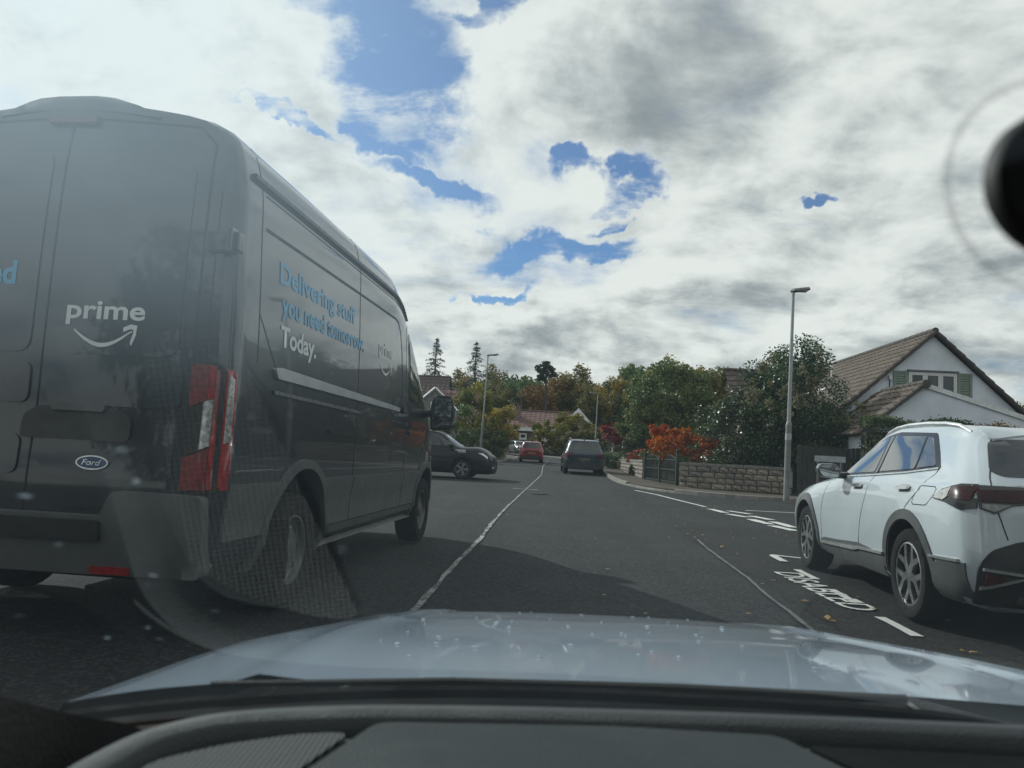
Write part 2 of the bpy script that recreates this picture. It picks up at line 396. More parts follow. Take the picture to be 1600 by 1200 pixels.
# edge line round the mouth of the side road: one long line, then two rows of dashes
strip('road_marking', [G2(992, 766), G2(1027, 773), G2(1058, 781), G2(1103, 792)], .10, PAINT, .0, .25)
for a, b in (((1109, 795), (1134, 801)), ((1138, 803), (1168, 808)), ((1172, 811), (1203, 819)), ((1207, 821), (1241, 829))): strip('road_marking', [G2(*a), G2(*b)], .19, PAINT, 0, .2)
for a, b in (((1137, 798), (1171, 803)), ((1174, 806), (1204, 812)), ((1208, 815), (1241, 824))): strip('road_marking', [G2(*a), G2(*b)], .19, PAINT, 0, .2)
strip('road_marking', [G2(1165, 797.5), (9.5, G2(1241, 802)[1]+.6)], .09, PAINT, 0, .2)
# dotted line across the far lane
a, b = G2(802, 763), G2(841, 766)
for i in range(10):
    p = (a[0]+(b[0]-a[0])*i/10, a[1]+(b[1]-a[1])*i/10); q = (a[0]+(b[0]-a[0])*(i+.55)/10, a[1]+(b[1]-a[1])*(i+.55)/10)
    strip('road_marking', [p, q], .22, PAINTW, .004)
# bay: corner, dashes and the word along its edge
def c8(x, y): return G2(1180+x/3.157, 640+y/3.157)
strip('road_marking', [c8(75, 715), c8(320, 742)], .075, PAINT, 0, .2)
strip('road_marking', [c8(85, 720), c8(142, 750)], .085, PAINT, .004, .2)
for a, b in (((205, 788), (298, 835)), ((378, 888), (498, 952)), ((614, 1022), (800, 1117))): strip('road_marking', [c8(*a), c8(*b)], .075, PAINT, 0, .2)
p0 = c8(90, 800); p1 = c8(455, 985)
me = text_mesh('DISABLED', 1.0, .004)
xs = [v.co.x for v in me.vertices]; L = max(xs)-min(xs); d = Vector((p1[0]-p0[0], p1[1]-p0[1])); n = Vector((-d.y, d.x)).normalized()
for v in me.vertices:
    s = (v.co.x-min(xs))/L; h = v.co.y/.72*.27
    q = Vector(p0) + d*s + n*h; v.co = (q.x, q.y, gz(q.y)+.002)
me.materials.append(PAINT); o = link('road_marking', me); o['kind'] = 'structure'
if me.polygons[0].normal.z < 0: me.flip_normals()
# fallen leaves on the tarmac
LEAFM = mat('fallen_leaf', (.28, .17, .06), .8, var=.3, scale=20)
lv = MB()
def leaf_on(x, y, s):
    a = random.uniform(0, 6.28); z = gz(y)+.003
    P = [(-1, 0, 0), (-.3, .5, .25), (.7, .35, .1), (1.2, 0, .35), (.6, -.4, .1), (-.4, -.45, .3)]
    return [(x+s*(p[0]*math.cos(a)-p[1]*math.sin(a)), y+s*(p[0]*math.sin(a)+p[1]*math.cos(a)), z+s*p[2]) for p in P]
for _ in range(150):
    x = random.choice([random.uniform(-1.5, 4.3), random.uniform(3.2, 4.4), random.uniform(1.5, 2.6)]); y = random.uniform(3, 24)
    lv.add(leaf_on(x, y, random.uniform(.012, .03)), [(0, 1, 2, 3, 4, 5)])
for px, py, s in ((1293, 967, .05), (1258, 941, .045), (1128, 855, .04), (1302, 972, .03)):
    x, y = G2(px, py); lv.add(leaf_on(x, y, s), [(0, 1, 2, 3, 4, 5)])
tag(lv.build('fallen_leaves', LEAFM), 'small brown fallen leaves scattered over the dark tarmac', 'leaves', kind='stuff')
# worn patch and manhole-sized repair beyond the dotted line
strip('road_patch', [G2(836, 771), G2(852, 772.5)], .5, ASPH2, .004)
# ================================================================== vehicles
def paint(name, col, metal=.0, rough=.32, coat=1.0, flake=0.0, dirt=0.0, dirtcol=(.10, .095, .085)):
    m = bpy.data.materials.new(name); m.use_nodes = True; t = NT(m.node_tree)
    tc = t.new('ShaderNodeTexCoord').outputs['Object']
    n = t.noise(tc, 1.6, 3).outputs[0]
    c = t.mix(t.smooth(n, .3, .7), tuple(x*.94 for x in col)+(1,), tuple(min(1, x*1.05) for x in col)+(1,))
    p = t.new('ShaderNodeBsdfPrincipled', ins={'Base Color': c, 'Roughness': rough, 'Metallic': metal, 'Coat Weight': coat, 'Coat Roughness': .04, 'Coat IOR': 1.5, 'Specular IOR Level': .2})
    if dirt:                                   # road film, thickest low down on the body where spray lands
        sx = t.new('ShaderNodeSeparateXYZ', ins={0: tc}); low = t.smooth(sx.outputs[2], .95, .25)
        dn = t.noise(tc, 5.0, 6, .65).outputs[0]
        f = t.math('MULTIPLY', t.math('ADD', t.smooth(dn, .4, .8), t.math('MULTIPLY', low, .6)), dirt, clamp=True)
        c = t.mix(f, c, (*dirtcol, 1)); t.l.new(c, p.inputs['Base Color'])
        t.l.new(t.math('MULTIPLY_ADD', f, .5, rough), p.inputs['Roughness']); t.l.new(t.math('SUBTRACT', coat, t.math('MULTIPLY', f, .8), clamp=True), p.inputs['Coat Weight'])
        cr = t.math('MULTIPLY_ADD', f, .3, .03); t.l.new(cr, p.inputs['Coat Roughness'])
    t.new('ShaderNodeOutputMaterial', ins={0: p.outputs[0]}); return m
RUBBER = mat('tyre_rubber', (.011, .011, .012), .85, spec=.2, bump=.2, bscale=80, dirt=.35, dirtcol=(.026, .025, .023))
DARK = mat('wheel_well_dark', (.008, .008, .009), .9)
BLKPL = mat('black_plastic', (.018, .019, .02), .55, bump=.15, bscale=200, dirt=.35, dirtcol=(.045, .043, .04))
GREYPL = mat('grey_cladding', (.075, .080, .082), .55, bump=.15, bscale=160, dirt=.6, dirtcol=(.10, .095, .085))
SEAM = mat('panel_gap', (.006, .006, .007), .8)
TRIMBLK = mat('gloss_black_trim', (.01, .01, .011), .15)
GLASSD = mat('tinted_glass', (.012, .016, .017), .02, spec=.9, var=.0)
GLASSL = mat('side_glass', (.03, .04, .042), .02, spec=1.0, coat=1.0, var=.0)
CHROME = mat('bright_metal', (.62, .63, .64), .22, metal=1.0, var=.05)
ALLOY = mat('machined_alloy', (.60, .61, .62), .3, metal=1.0, var=.05)
ALLOYD = mat('dark_alloy', (.03, .03, .032), .35)
STEEL = mat('steel_wheel', (.16, .165, .17), .45, metal=.6, dirt=.5)
REDLT = mat('red_lens', (.30, .012, .014), .08, coat=1.0, var=.25, scale=30)
VANRED = mat('van_red_lens', (.15, .012, .015), .2, coat=.3, var=.3, scale=30)
REDDK = mat('dark_red_lens', (.060, .006, .008), .25, coat=.2, var=.3, scale=30)
CLRLT = mat('clear_lens', (.42, .43, .42), .12, coat=1.0, var=.45, scale=45, metal=.3)
SMOKE = mat('smoked_lens', (.010, .008, .009), .25, coat=.15)
HEADL = mat('headlamp_lens', (.45, .47, .48), .08, metal=.6, coat=1.0, var=.4, scale=30)
WHITET = mat('white_vinyl', (.62, .64, .64), .4, var=.03)
BLUET = mat('blue_vinyl', (.055, .30, .52), .4, var=.03)
PLATEY = mat('yellow_plate', (.55, .42, .05), .5)

def pchip(xs, ys, q):
    xs = np.asarray(xs, float); ys = np.asarray(ys, float); h = np.diff(xs); d = np.diff(ys)/h; n = len(xs); m = np.zeros(n)
    m[0], m[-1] = d[0], d[-1]
    for i in range(1, n-1):
        if d[i-1]*d[i] > 0:
            w1, w2 = 2*h[i]+h[i-1], h[i]+2*h[i-1]; m[i] = (w1+w2)/(w1/d[i-1]+w2/d[i])
    i = np.clip(np.searchsorted(xs, q, 'right')-1, 0, n-2); t = (q-xs[i])/h[i]
    return ys[i]*(1+2*t)*(1-t)**2 + h[i]*m[i]*t*(1-t)**2 + ys[i+1]*t*t*(3-2*t) + h[i]*m[i+1]*t*t*(t-1)
def loft(stations, u=None, nper=6, sper=4, bulge_r=.06, bulge_f=.10, ncap=14):
    """stations: rear to front, each a list of key points (x, y, z) from the bottom centre up the left side to the roof centre -> closed vertex/face lists"""
    S = np.array(stations, float); ns, nk, _ = S.shape
    if u is None:
        u = [0.0]
        for i in range(1, ns): u.append(u[-1] + max(.05, float(np.mean(np.linalg.norm(S[i, 1:]-S[i-1, 1:], axis=1)))))
    u = np.array(u); q = np.concatenate([np.linspace(u[i], u[i+1], nper, endpoint=False) for i in range(ns-1)] + [[u[-1]]])
    A = np.zeros((len(q), nk, 3))
    for k in range(nk):
        for c in range(3): A[:, k, c] = pchip(u, S[:, k, c], q)
    # smooth each section with a Catmull-Rom curve
    out = []
    for i in range(len(q)):
        P = A[i]; e0 = P[1]*np.array([1, -1, 1]) if False else 2*P[0]-P[1]; e1 = P[-2]*np.array([1, -1, 1]); ext = np.vstack([e0, P, e1]); row = []
        for k in range(nk-1):
            p0, p1, p2, p3 = ext[k], ext[k+1], ext[k+2], ext[k+3]
            def tj(a, b): return max(1e-4, np.linalg.norm(b-a))**.5
            t0 = 0; t1 = t0+tj(p0, p1); t2 = t1+tj(p1, p2); t3 = t2+tj(p2, p3)
            for s in range(sper):
                t = t1+(t2-t1)*s/sper
                A1 = (t1-t)/(t1-t0)*p0+(t-t0)/(t1-t0)*p1; A2 = (t2-t)/(t2-t1)*p1+(t-t1)/(t2-t1)*p2; A3 = (t3-t)/(t3-t2)*p2+(t-t2)/(t3-t2)*p3
                B1 = (t2-t)/(t2-t0)*A1+(t-t0)/(t2-t0)*A2; B2 = (t3-t)/(t3-t1)*A2+(t-t1)/(t3-t1)*A3
                row.append((t2-t)/(t2-t1)*B1+(t-t1)/(t2-t1)*B2)
        row.append(P[-1]); row = np.array(row); row[0, 1] = 0; row[-1, 1] = 0; row[1:-1, 1] = np.maximum(row[1:-1, 1], .004); out.append(row)
    G = np.array(out); nu, nv, _ = G.shape
    mb = MB()
    full = [[tuple(p) for p in row] + [tuple(p*np.array([1, -1, 1])) for p in row[-2:0:-1]] for row in G]
    m = len(full[0]); vs = [p for r in full for p in r]
    fs = [(i*m+j, (i+1)*m+j, (i+1)*m+(j+1) % m, i*m+(j+1) % m) for i in range(nu-1) for j in range(m)]
    mb.add(vs, fs)
    for row, sg, bl in ((G[0], -1, bulge_r), (G[-1], 1, bulge_f)):
        P = []
        for p in row:
            w = p[1]
            P.append([(p[0]+sg*bl*(1-t*t)*min(1, w/.6), w*t, p[2]) for t in np.linspace(1, -1, ncap)])
        mb.grid(P)
    return mb
def arch_cut(me, arches, depth, mats):
    """cut wheel wells out of a body mesh (boolean with drums lying across the car)"""
    body = bpy.data.objects.new('tmp_body', me); COL.objects.link(body); cut = []
    for (x, z, r) in arches:
        for s in (-1, 1):
            mb = MB(); n = 40; a, b = s*depth, s*1.6
            prof = [(x+r*math.cos(2*PI*k/n), z+r*math.sin(2*PI*k/n)) for k in range(n)]
            mb.prism(prof, lambda p, q, d: (p, d, q), a, b)
            mb.m = [1]*len(mb.f)
            c = mb.build('tmp_cut', mats); c.data.polygons.foreach_set('material_index', [1]*len(c.data.polygons)); cut.append(c)
            md = body.modifiers.new('b', 'BOOLEAN'); md.operation = 'DIFFERENCE'; md.object = c; md.solver = 'EXACT'
    dg = bpy.context.evaluated_depsgraph_get(); r = bpy.data.meshes.new_from_object(body.evaluated_get(dg), depsgraph=dg)
    bpy.data.objects.remove(body)
    for c in cut:
        d = c.data; bpy.data.objects.remove(c); bpy.data.meshes.remove(d)
    return r
class Body:
    def __init__(s, stations, mats, parent, arches=(), depth=.62, name='body', **kw):
        mb = loft(stations, **kw); o = mb.build('tmp', mats); me = o.data; bpy.data.objects.remove(o)
        bm = bmesh.new(); bm.from_mesh(me); s.bvh = BVHTree.FromBMesh(bm); bm.free()
        if arches: me = arch_cut(me, arches, depth, mats)
        me.name = name; me.polygons.foreach_set('use_smooth', [True]*len(me.polygons)); me.set_sharp_from_angle(angle=R(38)); me.update()
        s.obj = link(name, me, parent); s.parent = parent
    def side(s, sg, off):
        def f(x, z, d=0.0):
            h = s.bvh.ray_cast(Vector((x, sg*4, z)), Vector((0, -sg, 0)))[0]
            if h is None: h = s.bvh.find_nearest(Vector((x, sg*.9, z)))[0]; return Vector((x, h.y+sg*(off+d), z))
            return Vector((x, h.y+sg*(off+d), z))
        return f
    def rear(s, off, sg=-1):
        def f(y, z, d=0.0):
            h = s.bvh.ray_cast(Vector((sg*9 if sg > 0 else -4, y, z)), Vector((-sg, 0, 0)))[0]
            if h is None: h = s.bvh.find_nearest(Vector((0 if sg < 0 else 4.3, y, z)))[0]
            return Vector((h.x+sg*(off+d), y, z))
        return f
    def top(s, off):
        def f(x, y, d=0.0):
            h = s.bvh.ray_cast(Vector((x, y, 6)), Vector((0, 0, -1)))[0]
            if h is None: h = s.bvh.find_nearest(Vector((x, y, 1)))[0]
            return Vector((x, y, h.z+off+d))
        return f
    def patch(s, name, poly, fm, m, step=.06, skirt=.02, parent=None, smooth=40):
        """a panel that follows the body: polygon in the plane of the view, carried on to the surface, with returned edges"""
        bm = cut_poly(poly, step)
        top = {v: fm(v.co.x, v.co.y) for v in bm.verts}
        low = {v: fm(v.co.x, v.co.y, -skirt) for v in bm.verts}
        be = [e for e in bm.edges if e.is_boundary]
        g = bmesh.ops.extrude_edge_only(bm, edges=be)
        newv = [v for v in g['geom'] if isinstance(v, bmesh.types.BMVert)]
        for v in newv: v.co = fm(v.co.x, v.co.y, -skirt)
        for v, p in top.items(): v.co = p
        bmesh.ops.recalc_face_normals(bm, faces=bm.faces)
        me = bpy.data.meshes.new(name); bm.to_mesh(me); bm.free(); me.materials.append(m)
        me.polygons.foreach_set('use_smooth', [True]*len(me.polygons)); me.set_sharp_from_angle(angle=R(smooth)); me.update()
        return link(name, me, parent or s.parent)
    def seam(s, name, pts, fm, w=.008, m=None, parent=None, h=.0):
        """a thin gap or moulding along a line on the body"""
        P = []
        for a, b in zip(pts, pts[1:]):
            n = max(1, int(math.hypot(b[0]-a[0], b[1]-a[1])/.05))
            P += [(a[0]+(b[0]-a[0])*i/n, a[1]+(b[1]-a[1])*i/n) for i in range(n)]
        P.append(pts[-1]); rows = []
        for i, p in enumerate(P):
            a, b = P[max(0, i-1)], P[min(len(P)-1, i+1)]; l = math.hypot(b[0]-a[0], b[1]-a[1]) or 1; nx, nz = -(b[1]-a[1])/l, (b[0]-a[0])/l
            rows.append([fm(p[0]-nx*w/2, p[1]-nz*w/2, -.01), fm(p[0]-nx*w/2, p[1]-nz*w/2, h), fm(p[0]+nx*w/2, p[1]+nz*w/2, h), fm(p[0]+nx*w/2, p[1]+nz*w/2, -.01)])
        return MB().grid(rows).build(name, m or SEAM, parent or s.parent, smooth=30)
    def text(s, name, body, fm, x, z, width, height, m, bold=.0, dirn=1, parent=None, shear=0.0, cap=.73):
        me = text_mesh(body, 1.0, bold, shear=shear); xs = [v.co.x for v in me.vertices]; x0, L = min(xs), max(xs)-min(xs)
        for v in me.vertices: v.co = fm(x+dirn*(v.co.x-x0)/L*width, z+v.co.y/cap*height)
        me.materials.append(m); return link(name, me, parent or s.parent)

def wheel(parent, x, y, z, r, w, rim_r, style, side, name='wheel', spin=0.0):
    """thing > wheel > tyre, rim; side = +1 outer face to the left"""
    wh = bpy.data.objects.new(name, None); COL.objects.link(wh); wh.parent = parent; wh.location = (x, y, z)
    t = MB(); o = side*w/2
    t.lathe([(rim_r, o*.82), (rim_r+.012, o*.95), ((rim_r+r)/2, o*1.04), (r-.02, o*.98), (r-.004, o*.8), (r, o*.4), (r, -o*.4), (r-.004, -o*.8), (r-.02, -o*.98), (rim_r, -o*.9)], n=48)
    for k in range(4): pass
    t.build('tyre', RUBBER, wh, smooth=35)
    b = MB(); b.lathe([(rim_r+.003, o*.86), (rim_r-.012, o*.86), (rim_r-.02, o*.55), (rim_r-.03, -o*.3), (.02, -o*.35)], n=40)
    if style == 'split':
        b.build('rim_barrel', ALLOYD, wh, smooth=35)
        b = MB(); b.lathe([(rim_r+.002, o*.80), (rim_r+.002, o*.90), (rim_r-.010, o*.92), (rim_r-.012, o*.80)], n=40)
        b.lathe([(.034, o*.7), (.034, o*.86), (.001, o*.88)], n=20)
        for k in range(5):
            a = 2*PI*k/5 + spin
            def pt(rad, lat, d): return (rad*math.cos(a)-lat*math.sin(a), d, rad*math.sin(a)+lat*math.cos(a))
            def bar(q, d0, d1):
                n8 = len(q); b.add([pt(u_, v_, d0) for u_, v_ in q] + [pt(u_, v_, d1) for u_, v_ in q], [tuple(range(n8)), tuple(range(2*n8-1, n8-1, -1))] + [(i, (i+1) % n8, n8+(i+1) % n8, n8+i) for i in range(n8)])
            rr = rim_r
            bar([(.02, -.028), (rr*.42, -.027), (rr-.003, -.108), (rr-.003, -.066), (rr*.60, -.004), (rr*.60, .004), (rr-.003, .066), (rr-.003, .108), (rr*.42, .027), (.02, .028)], o*.86, o*.62)
        b.build('rim', ALLOY, wh, smooth=30)
    elif style == 'five':
        b.build('rim_barrel', ALLOYD, wh, smooth=35)
        b = MB(); b.lathe([(rim_r+.002, o*.80), (rim_r+.002, o*.90), (rim_r-.012, o*.92), (rim_r-.012, o*.80)], n=32); b.lathe([(.05, o*.6), (.05, o*.84), (.001, o*.88)], n=16)
        for k in range(5):
            a = 2*PI*k/5 + spin
            def pt(rad, lat, d): return (rad*math.cos(a)-lat*math.sin(a), d, rad*math.sin(a)+lat*math.cos(a))
            q = [(.03, -.025), (rim_r-.004, -.045), (rim_r-.004, .045), (.03, .025)]
            b.add([pt(u_, v_, o*.84) for u_, v_ in q] + [pt(u_, v_, o*.6) for u_, v_ in q], [(0, 1, 2, 3), (7, 6, 5, 4), (0, 1, 5, 4), (2, 3, 7, 6), (1, 2, 6, 5), (3, 0, 4, 7)])
        b.build('rim', STEEL, wh, smooth=30)
    else:                                       # pressed steel
        b.lathe([(rim_r-.02, o*.5), (rim_r*.78, o*.42), (rim_r*.62, o*.62), (rim_r*.35, o*.58), (.075, o*.72), (.07, o*.84), (.001, o*.86)], n=32)
        b.build('rim', STEEL, wh, smooth=35)
        for k in range(8):
            a = 2*PI*k/8; MB().lathe([(.028, 0), (.001, 0)], (rim_r*.70*math.cos(a), o*.545, rim_r*.70*math.sin(a)), n=10).build('rim_hole', DARK, wh)
    return wh
def liners(parent, arches, w, dep=.6):
    for (x, z, r) in arches:
        pass

# ------------------------------------------------------------------ delivery van
def build_van():
    yaw = R(2.2)
    t = thing('delivery_van', 'tall dark grey delivery van with blue and white side lettering, beside the centre line', 'van', (-2.669, 3.791, 0), PI/2 - yaw)
    P = paint('van_paint', (.016, .021, .028), metal=.0, rough=.35, coat=.9, dirt=.08)
    def sec(x, W, top, xo=None, k=(.93, .965, .99, .995, .99, .962, .935, .845), zz=(.36, .60, .80, 1.15, 1.5, 2.1, 2.44, 2.66)):
        xo = xo or [0]*8
        return [(x, 0, .40)] + [(x+xo[i], k[i]*W, zz[i]) for i in range(8)] + [(x+(xo[7]), .42*W, top-.03), (x+xo[7], 0, top)]
    st = [sec(.0, .935, 2.795, [.03, -.02, -.02, 0, 0, .01, .03, .06]),
          sec(.045, .98, 2.80, [.03, -.01, 0, 0, 0, .01, .03, .05]),
          sec(.14, 1.0, 2.805), sec(.5, 1.003, 2.81), sec(1.1, 1.005, 2.81), sec(2.1, 1.005, 2.81), sec(3.2, 1.0, 2.79)]
    st.append([(3.75, 0, .40), (3.75, .925, .36), (3.75, .96, .60), (3.75, .985, .80), (3.75, .99, 1.15), (3.75, .98, 1.5), (3.75, .945, 2.08), (3.72, .90, 2.40), (3.72, .80, 2.59), (3.70, .40, 2.69), (3.70, 0, 2.71)])
    st.append([(4.25, 0, .40), (4.25, .925, .36), (4.25, .96, .60), (4.25, .985, .80), (4.25, .985, 1.15), (4.25, .97, 1.48), (4.26, .915, 2.0), (4.18, .845, 2.24), (4.12, .72, 2.37), (4.10, .38, 2.47), (4.1, 0, 2.49)])
    st.append([(4.85, 0, .40), (4.85, .92, .36), (4.85, .955, .60), (4.85, .98, .80), (4.85, .98, 1.12), (4.84, .965, 1.42), (4.78, .885, 1.70), (4.66, .80, 1.86), (4.55, .68, 1.96), (4.53, .36, 2.04), (4.53, 0, 2.06)])
    st.append([(5.25, 0, .40), (5.25, .90, .36), (5.25, .94, .60), (5.25, .96, .80), (5.25, .95, 1.05), (5.22, .92, 1.27), (5.15, .83, 1.37), (5.08, .70, 1.41), (5.06, .6, 1.44), (5.05, .3, 1.47), (5.05, 0, 1.48)])
    st.append([(5.55, 0, .38), (5.55, .84, .34), (5.55, .90, .58), (5.55, .90, .80), (5.55, .87, 1.0), (5.52, .80, 1.13), (5.50, .70, 1.19), (5.49, .6, 1.22), (5.48, .5, 1.24), (5.48, .25, 1.26), (5.48, 0, 1.27)])
    st.append([(5.74, 0, .34), (5.72, .64, .32), (5.74, .70, .55), (5.74, .70, .78), (5.72, .66, .93), (5.70, .6, 1.0), (5.69, .52, 1.04), (5.68, .44, 1.06), (5.67, .36, 1.07), (5.67, .18, 1.08), (5.67, 0, 1.08)])
    AR = [(1.10, .36, .50), (4.86, .36, .46)]
    b = Body(st, [P, DARK], t, AR, .66, nper=8, sper=4, bulge_r=.035, bulge_f=.10)
    for sg in (-1, 1):
        f = b.side(sg, .006); fs = b.side(sg, .002)
        # unpainted lower cladding, panel by panel round the arches
        def clad(poly): b.patch('cladding', poly, b.side(sg, .018), GREYPL, .08, .03)
        def arc(cx, cz, r, a0, a1, n=10): return [(cx+r*math.cos(R(a0+(a1-a0)*i/n)), cz+r*math.sin(R(a0+(a1-a0)*i/n))) for i in range(n+1)]
        top = .79
        clad([(.10, .50), (.56, .50)] + arc(1.10, .36, .56, 165, 130) + [(.70, top), (.10, top)])
        clad(arc(1.10, .36, .56, 50, 10) + [(1.66, .46), (2.13, .46), (2.13, top), (1.48, top)])
        clad([(2.15, .46), (3.79, .46), (3.79, top), (2.15, top)])
        clad([(3.81, .46), (4.30, .46)] + arc(4.86, .36, .52, 170, 128) + [(4.50, top), (3.81, top)])
        clad([(1.66, .34), (4.36, .34), (4.36, .452), (1.66, .452)])
        # arch lips
        for (cx, cz, r) in AR:
            b.patch('arch_lip', arc(cx, cz, r+.005, -8, 188, 24) + arc(cx, cz, r+.062, 188, -8, 24), b.side(sg, .030), GREYPL, .2, .05)
        b.seam('side_step', [(1.62, .325), (4.42, .325)], b.side(sg, .02), .035, CHROME if False else GREYPL, h=.03)
        # bright protection strip on the rail of the sliding door and the pressed swage lines below
        b.patch('rail_cover', fillet([(.56, 1.385), (3.44, 1.365), (3.46, 1.40), (3.40, 1.405), (.60, 1.455), (.52, 1.44)], .012), b.side(sg, .02), mat('rail_strip', (.42, .44, .45), .35, metal=.3, var=.08), .08, .025)
        b.seam('swage', [(.53, 1.305), (2.2, 1.285)], b.side(sg, .004), .022, mat('swage_light', (.20, .215, .22), .3, metal=.5), h=.010)
        b.seam('swage', [(1.5, 1.115), (3.17, 1.085)], b.side(sg, .004), .016, P, h=.010)
        # drip rail, roof seams, recessed panel
        b.seam('roof_gutter', [(.20, 2.455), (3.3, 2.455), (3.7, 2.42), (3.95, 2.33)], f, .028, BLKPL, h=.018)
        b.seam('panel_gap', [(.36, 2.395), (3.2, 2.395), (3.65, 2.36)], fs, .008)
        b.seam('panel_recess', [(.36, 2.205), (3.28, 2.225), (3.40, 2.21), (3.50, 2.13), (3.56, 1.95), (3.62, 1.5)], fs, .020, SEAM)
        b.seam('panel_gap', [(2.14, .80), (2.14, 2.66)], fs, .009); b.seam('panel_gap', [(.31, 1.45), (.31, 2.70)], fs, .008); b.seam('panel_gap', [(.31, 1.72), (.56, 1.44)], fs, .008)
        b.seam('panel_gap', [(3.80, .80), (3.78, 1.5), (3.80, 2.20), (3.92, 2.26)], fs, .010)
        b.seam('panel_gap', [(4.62, 1.05), (4.50, .80)], fs, .009)
        # cab door glass with frame, split by the quarter light
        b.patch('door_frame', fillet([(3.90, 1.50), (3.90, 2.16), (4.02, 2.20), (4.20, 2.12), (4.72, 1.62), (4.80, 1.44)], .04), b.side(sg, .004), TRIMBLK, .08, .02)
        b.patch('door_glass', fillet([(3.95, 1.52), (3.95, 2.08), (4.05, 2.13), (4.17, 2.07), (4.36, 1.88), (4.36, 1.50)], .03), b.side(sg, .010), GLASSD, .08, .015)
        b.patch('door_glass', fillet([(4.40, 1.49), (4.40, 1.84), (4.62, 1.62), (4.70, 1.48)], .02), b.side(sg, .010), GLASSD, .08, .015)
        # handles
        b.patch('door_handle', fillet([(3.56, 1.37), (3.72, 1.36), (3.72, 1.42), (3.56, 1.43)], .02), b.side(sg, .03), BLKPL, .08, .04)
        b.patch('door_handle', fillet([(3.90, 1.16), (3.98, 1.155), (3.98, 1.20), (3.90, 1.205)], .02), b.side(sg, .02), BLKPL, .08, .03)
        # door mirror: arm, housing, two glasses
        m = bpy.data.objects.new('door_mirror', None); COL.objects.link(m); m.parent = t
        y0 = sg*.95
        MB().tube([(4.62, y0, 1.40), (4.60, sg*1.05, 1.42), (4.58, sg*1.14, 1.44)], [.07, .06, .055], 8, flat=(.7, 1.2)).build('mirror_arm', BLKPL, m, smooth=40)
        hp = fillet([(sg*1.09, 1.23), (sg*1.30, 1.25), (sg*1.335, 1.42), (sg*1.31, 1.60), (sg*1.13, 1.615), (sg*1.08, 1.50)], .05, 5)
        hb = MB(); cx, cz = sg*1.21, 1.42
        rings = [(4.50, 1.0), (4.505, 1.03), (4.56, 1.03), (4.62, .93), (4.66, .72), (4.675, .3)]
        n = len(hp); vs = [(x, cx+(p[0]-cx)*k, cz+(p[1]-cz)*k) for x, k in rings for p in hp]
        fs_ = [(i*n+j, i*n+(j+1) % n, (i+1)*n+(j+1) % n, (i+1)*n+j) for i in range(len(rings)-1) for j in range(n)] + [tuple(range(n)), tuple((len(rings)-1)*n+j for j in range(n))]
        hb.add(vs, fs_); hb.build('mirror_housing', BLKPL, m, smooth=40)
        MIR = mat('mirror_glass', (.30, .32, .33), .02, metal=1.0, var=0)
        for lo, hi in ((1.345, 1.59), (1.255, 1.335)):
            MB().prism(fillet([(sg*1.105, lo), (sg*1.305, lo+.005), (sg*1.312, hi-.01), (sg*1.115, hi)], .025), lambda a, c, d: (d, a, c), 4.497, 4.507).build('mirror_glass', MIR, m)
        MB().prism(fillet([(sg*1.30, 1.30), (sg*1.355, 1.34), (sg*1.355, 1.47), (sg*1.31, 1.52)], .015), lambda a, c, d: (d, a, c), 4.56, 4.64).build('indicator', HEADL, m)
        # lettering on the load side
        dirn = 1 if sg < 0 else -1; X = (lambda x, w: x) if sg < 0 else (lambda x, w: x+w); ft = b.side(sg, .0035)
        b.text('lettering', 'Delivering stuff', ft, X(.565, 1.45), 1.955, 1.45, .125, BLUET, .028, dirn)
        b.text('lettering', 'you need tomorrow.', ft, X(.60, 1.66), 1.775, 1.66, .125, BLUET, .028, dirn)
        b.text('lettering', 'Today.', ft, X(.60, .58), 1.585, .58, .125, WHITET, .028, dirn)
        b.text('lettering', 'prime', ft, X(2.70, .48), 1.83, .48, .115, WHITET, .022, dirn, cap=.73)
        smile(b, ft, X(2.74, 0) if sg < 0 else 3.14, 1.74, .40*dirn, t)
        for cx, style in ((1.10, 0), (4.86, 0)):
            wheel(t, cx, sg*.865, .352, .352, .235, .215, 'steel', sg)
    # rear doors
    fr = b.rear(.004); fg = b.rear(.0015)
    b.seam('panel_gap', [(0, .62), (0, 2.68)], fg, .010)
    for s in (-1, 1):
        b.seam('panel_gap', [(s*.80, .80), (s*.80, 2.56), (s*.70, 2.66), (s*.0, 2.70)], fg, .012)
        b.seam('panel_gap', [(s*.865, 1.42), (s*.865, 2.30)], fg, .006)
        # pressed panels of the doors
        b.patch('door_panel', fillet([(s*.07, 1.42), (s*.72, 1.42), (s*.72, 2.45), (s*.07, 2.50)], .08), b.rear(.007), P, .12, .02, smooth=60)
        b.patch('door_panel', fillet([(s*.05, 1.16), (s*.76, 1.16), (s*.76, 1.37), (s*.05, 1.37)], .05), b.rear(.010), P, .12, .02, smooth=60)
        b.patch('door_panel', fillet([(s*.06, .80), (s*.76, .80), (s*.74, 1.00), (s*.06, 1.00)], .05), b.rear(.010), P, .12, .02, smooth=60)
        # hinges
        for z in (2.03,):
            h = MB(); h.box((-.015, s*.885, z), (.03, .13, .11)); h.box((-.012, s*.952, z+.005), (.07, .028, .13)); h.box((.03, s*.975, z+.005), (.07, .022, .10))
            h.build('door_hinge', P, t, bevel=.008)
        # tail lights wrapping the corner
        tl = bpy.data.objects.new('tail_light', None); COL.objects.link(tl); tl.parent = t
        oy, iy = .965, .815
        b.patch('lamp_base', fillet([(s*iy, .75), (s*(oy), .75), (s*(oy), 1.41), (s*(iy+.01), 1.405)], [.02, .02, .06, .09], 5), b.rear(.022), SEAM, .04, .05, parent=tl)
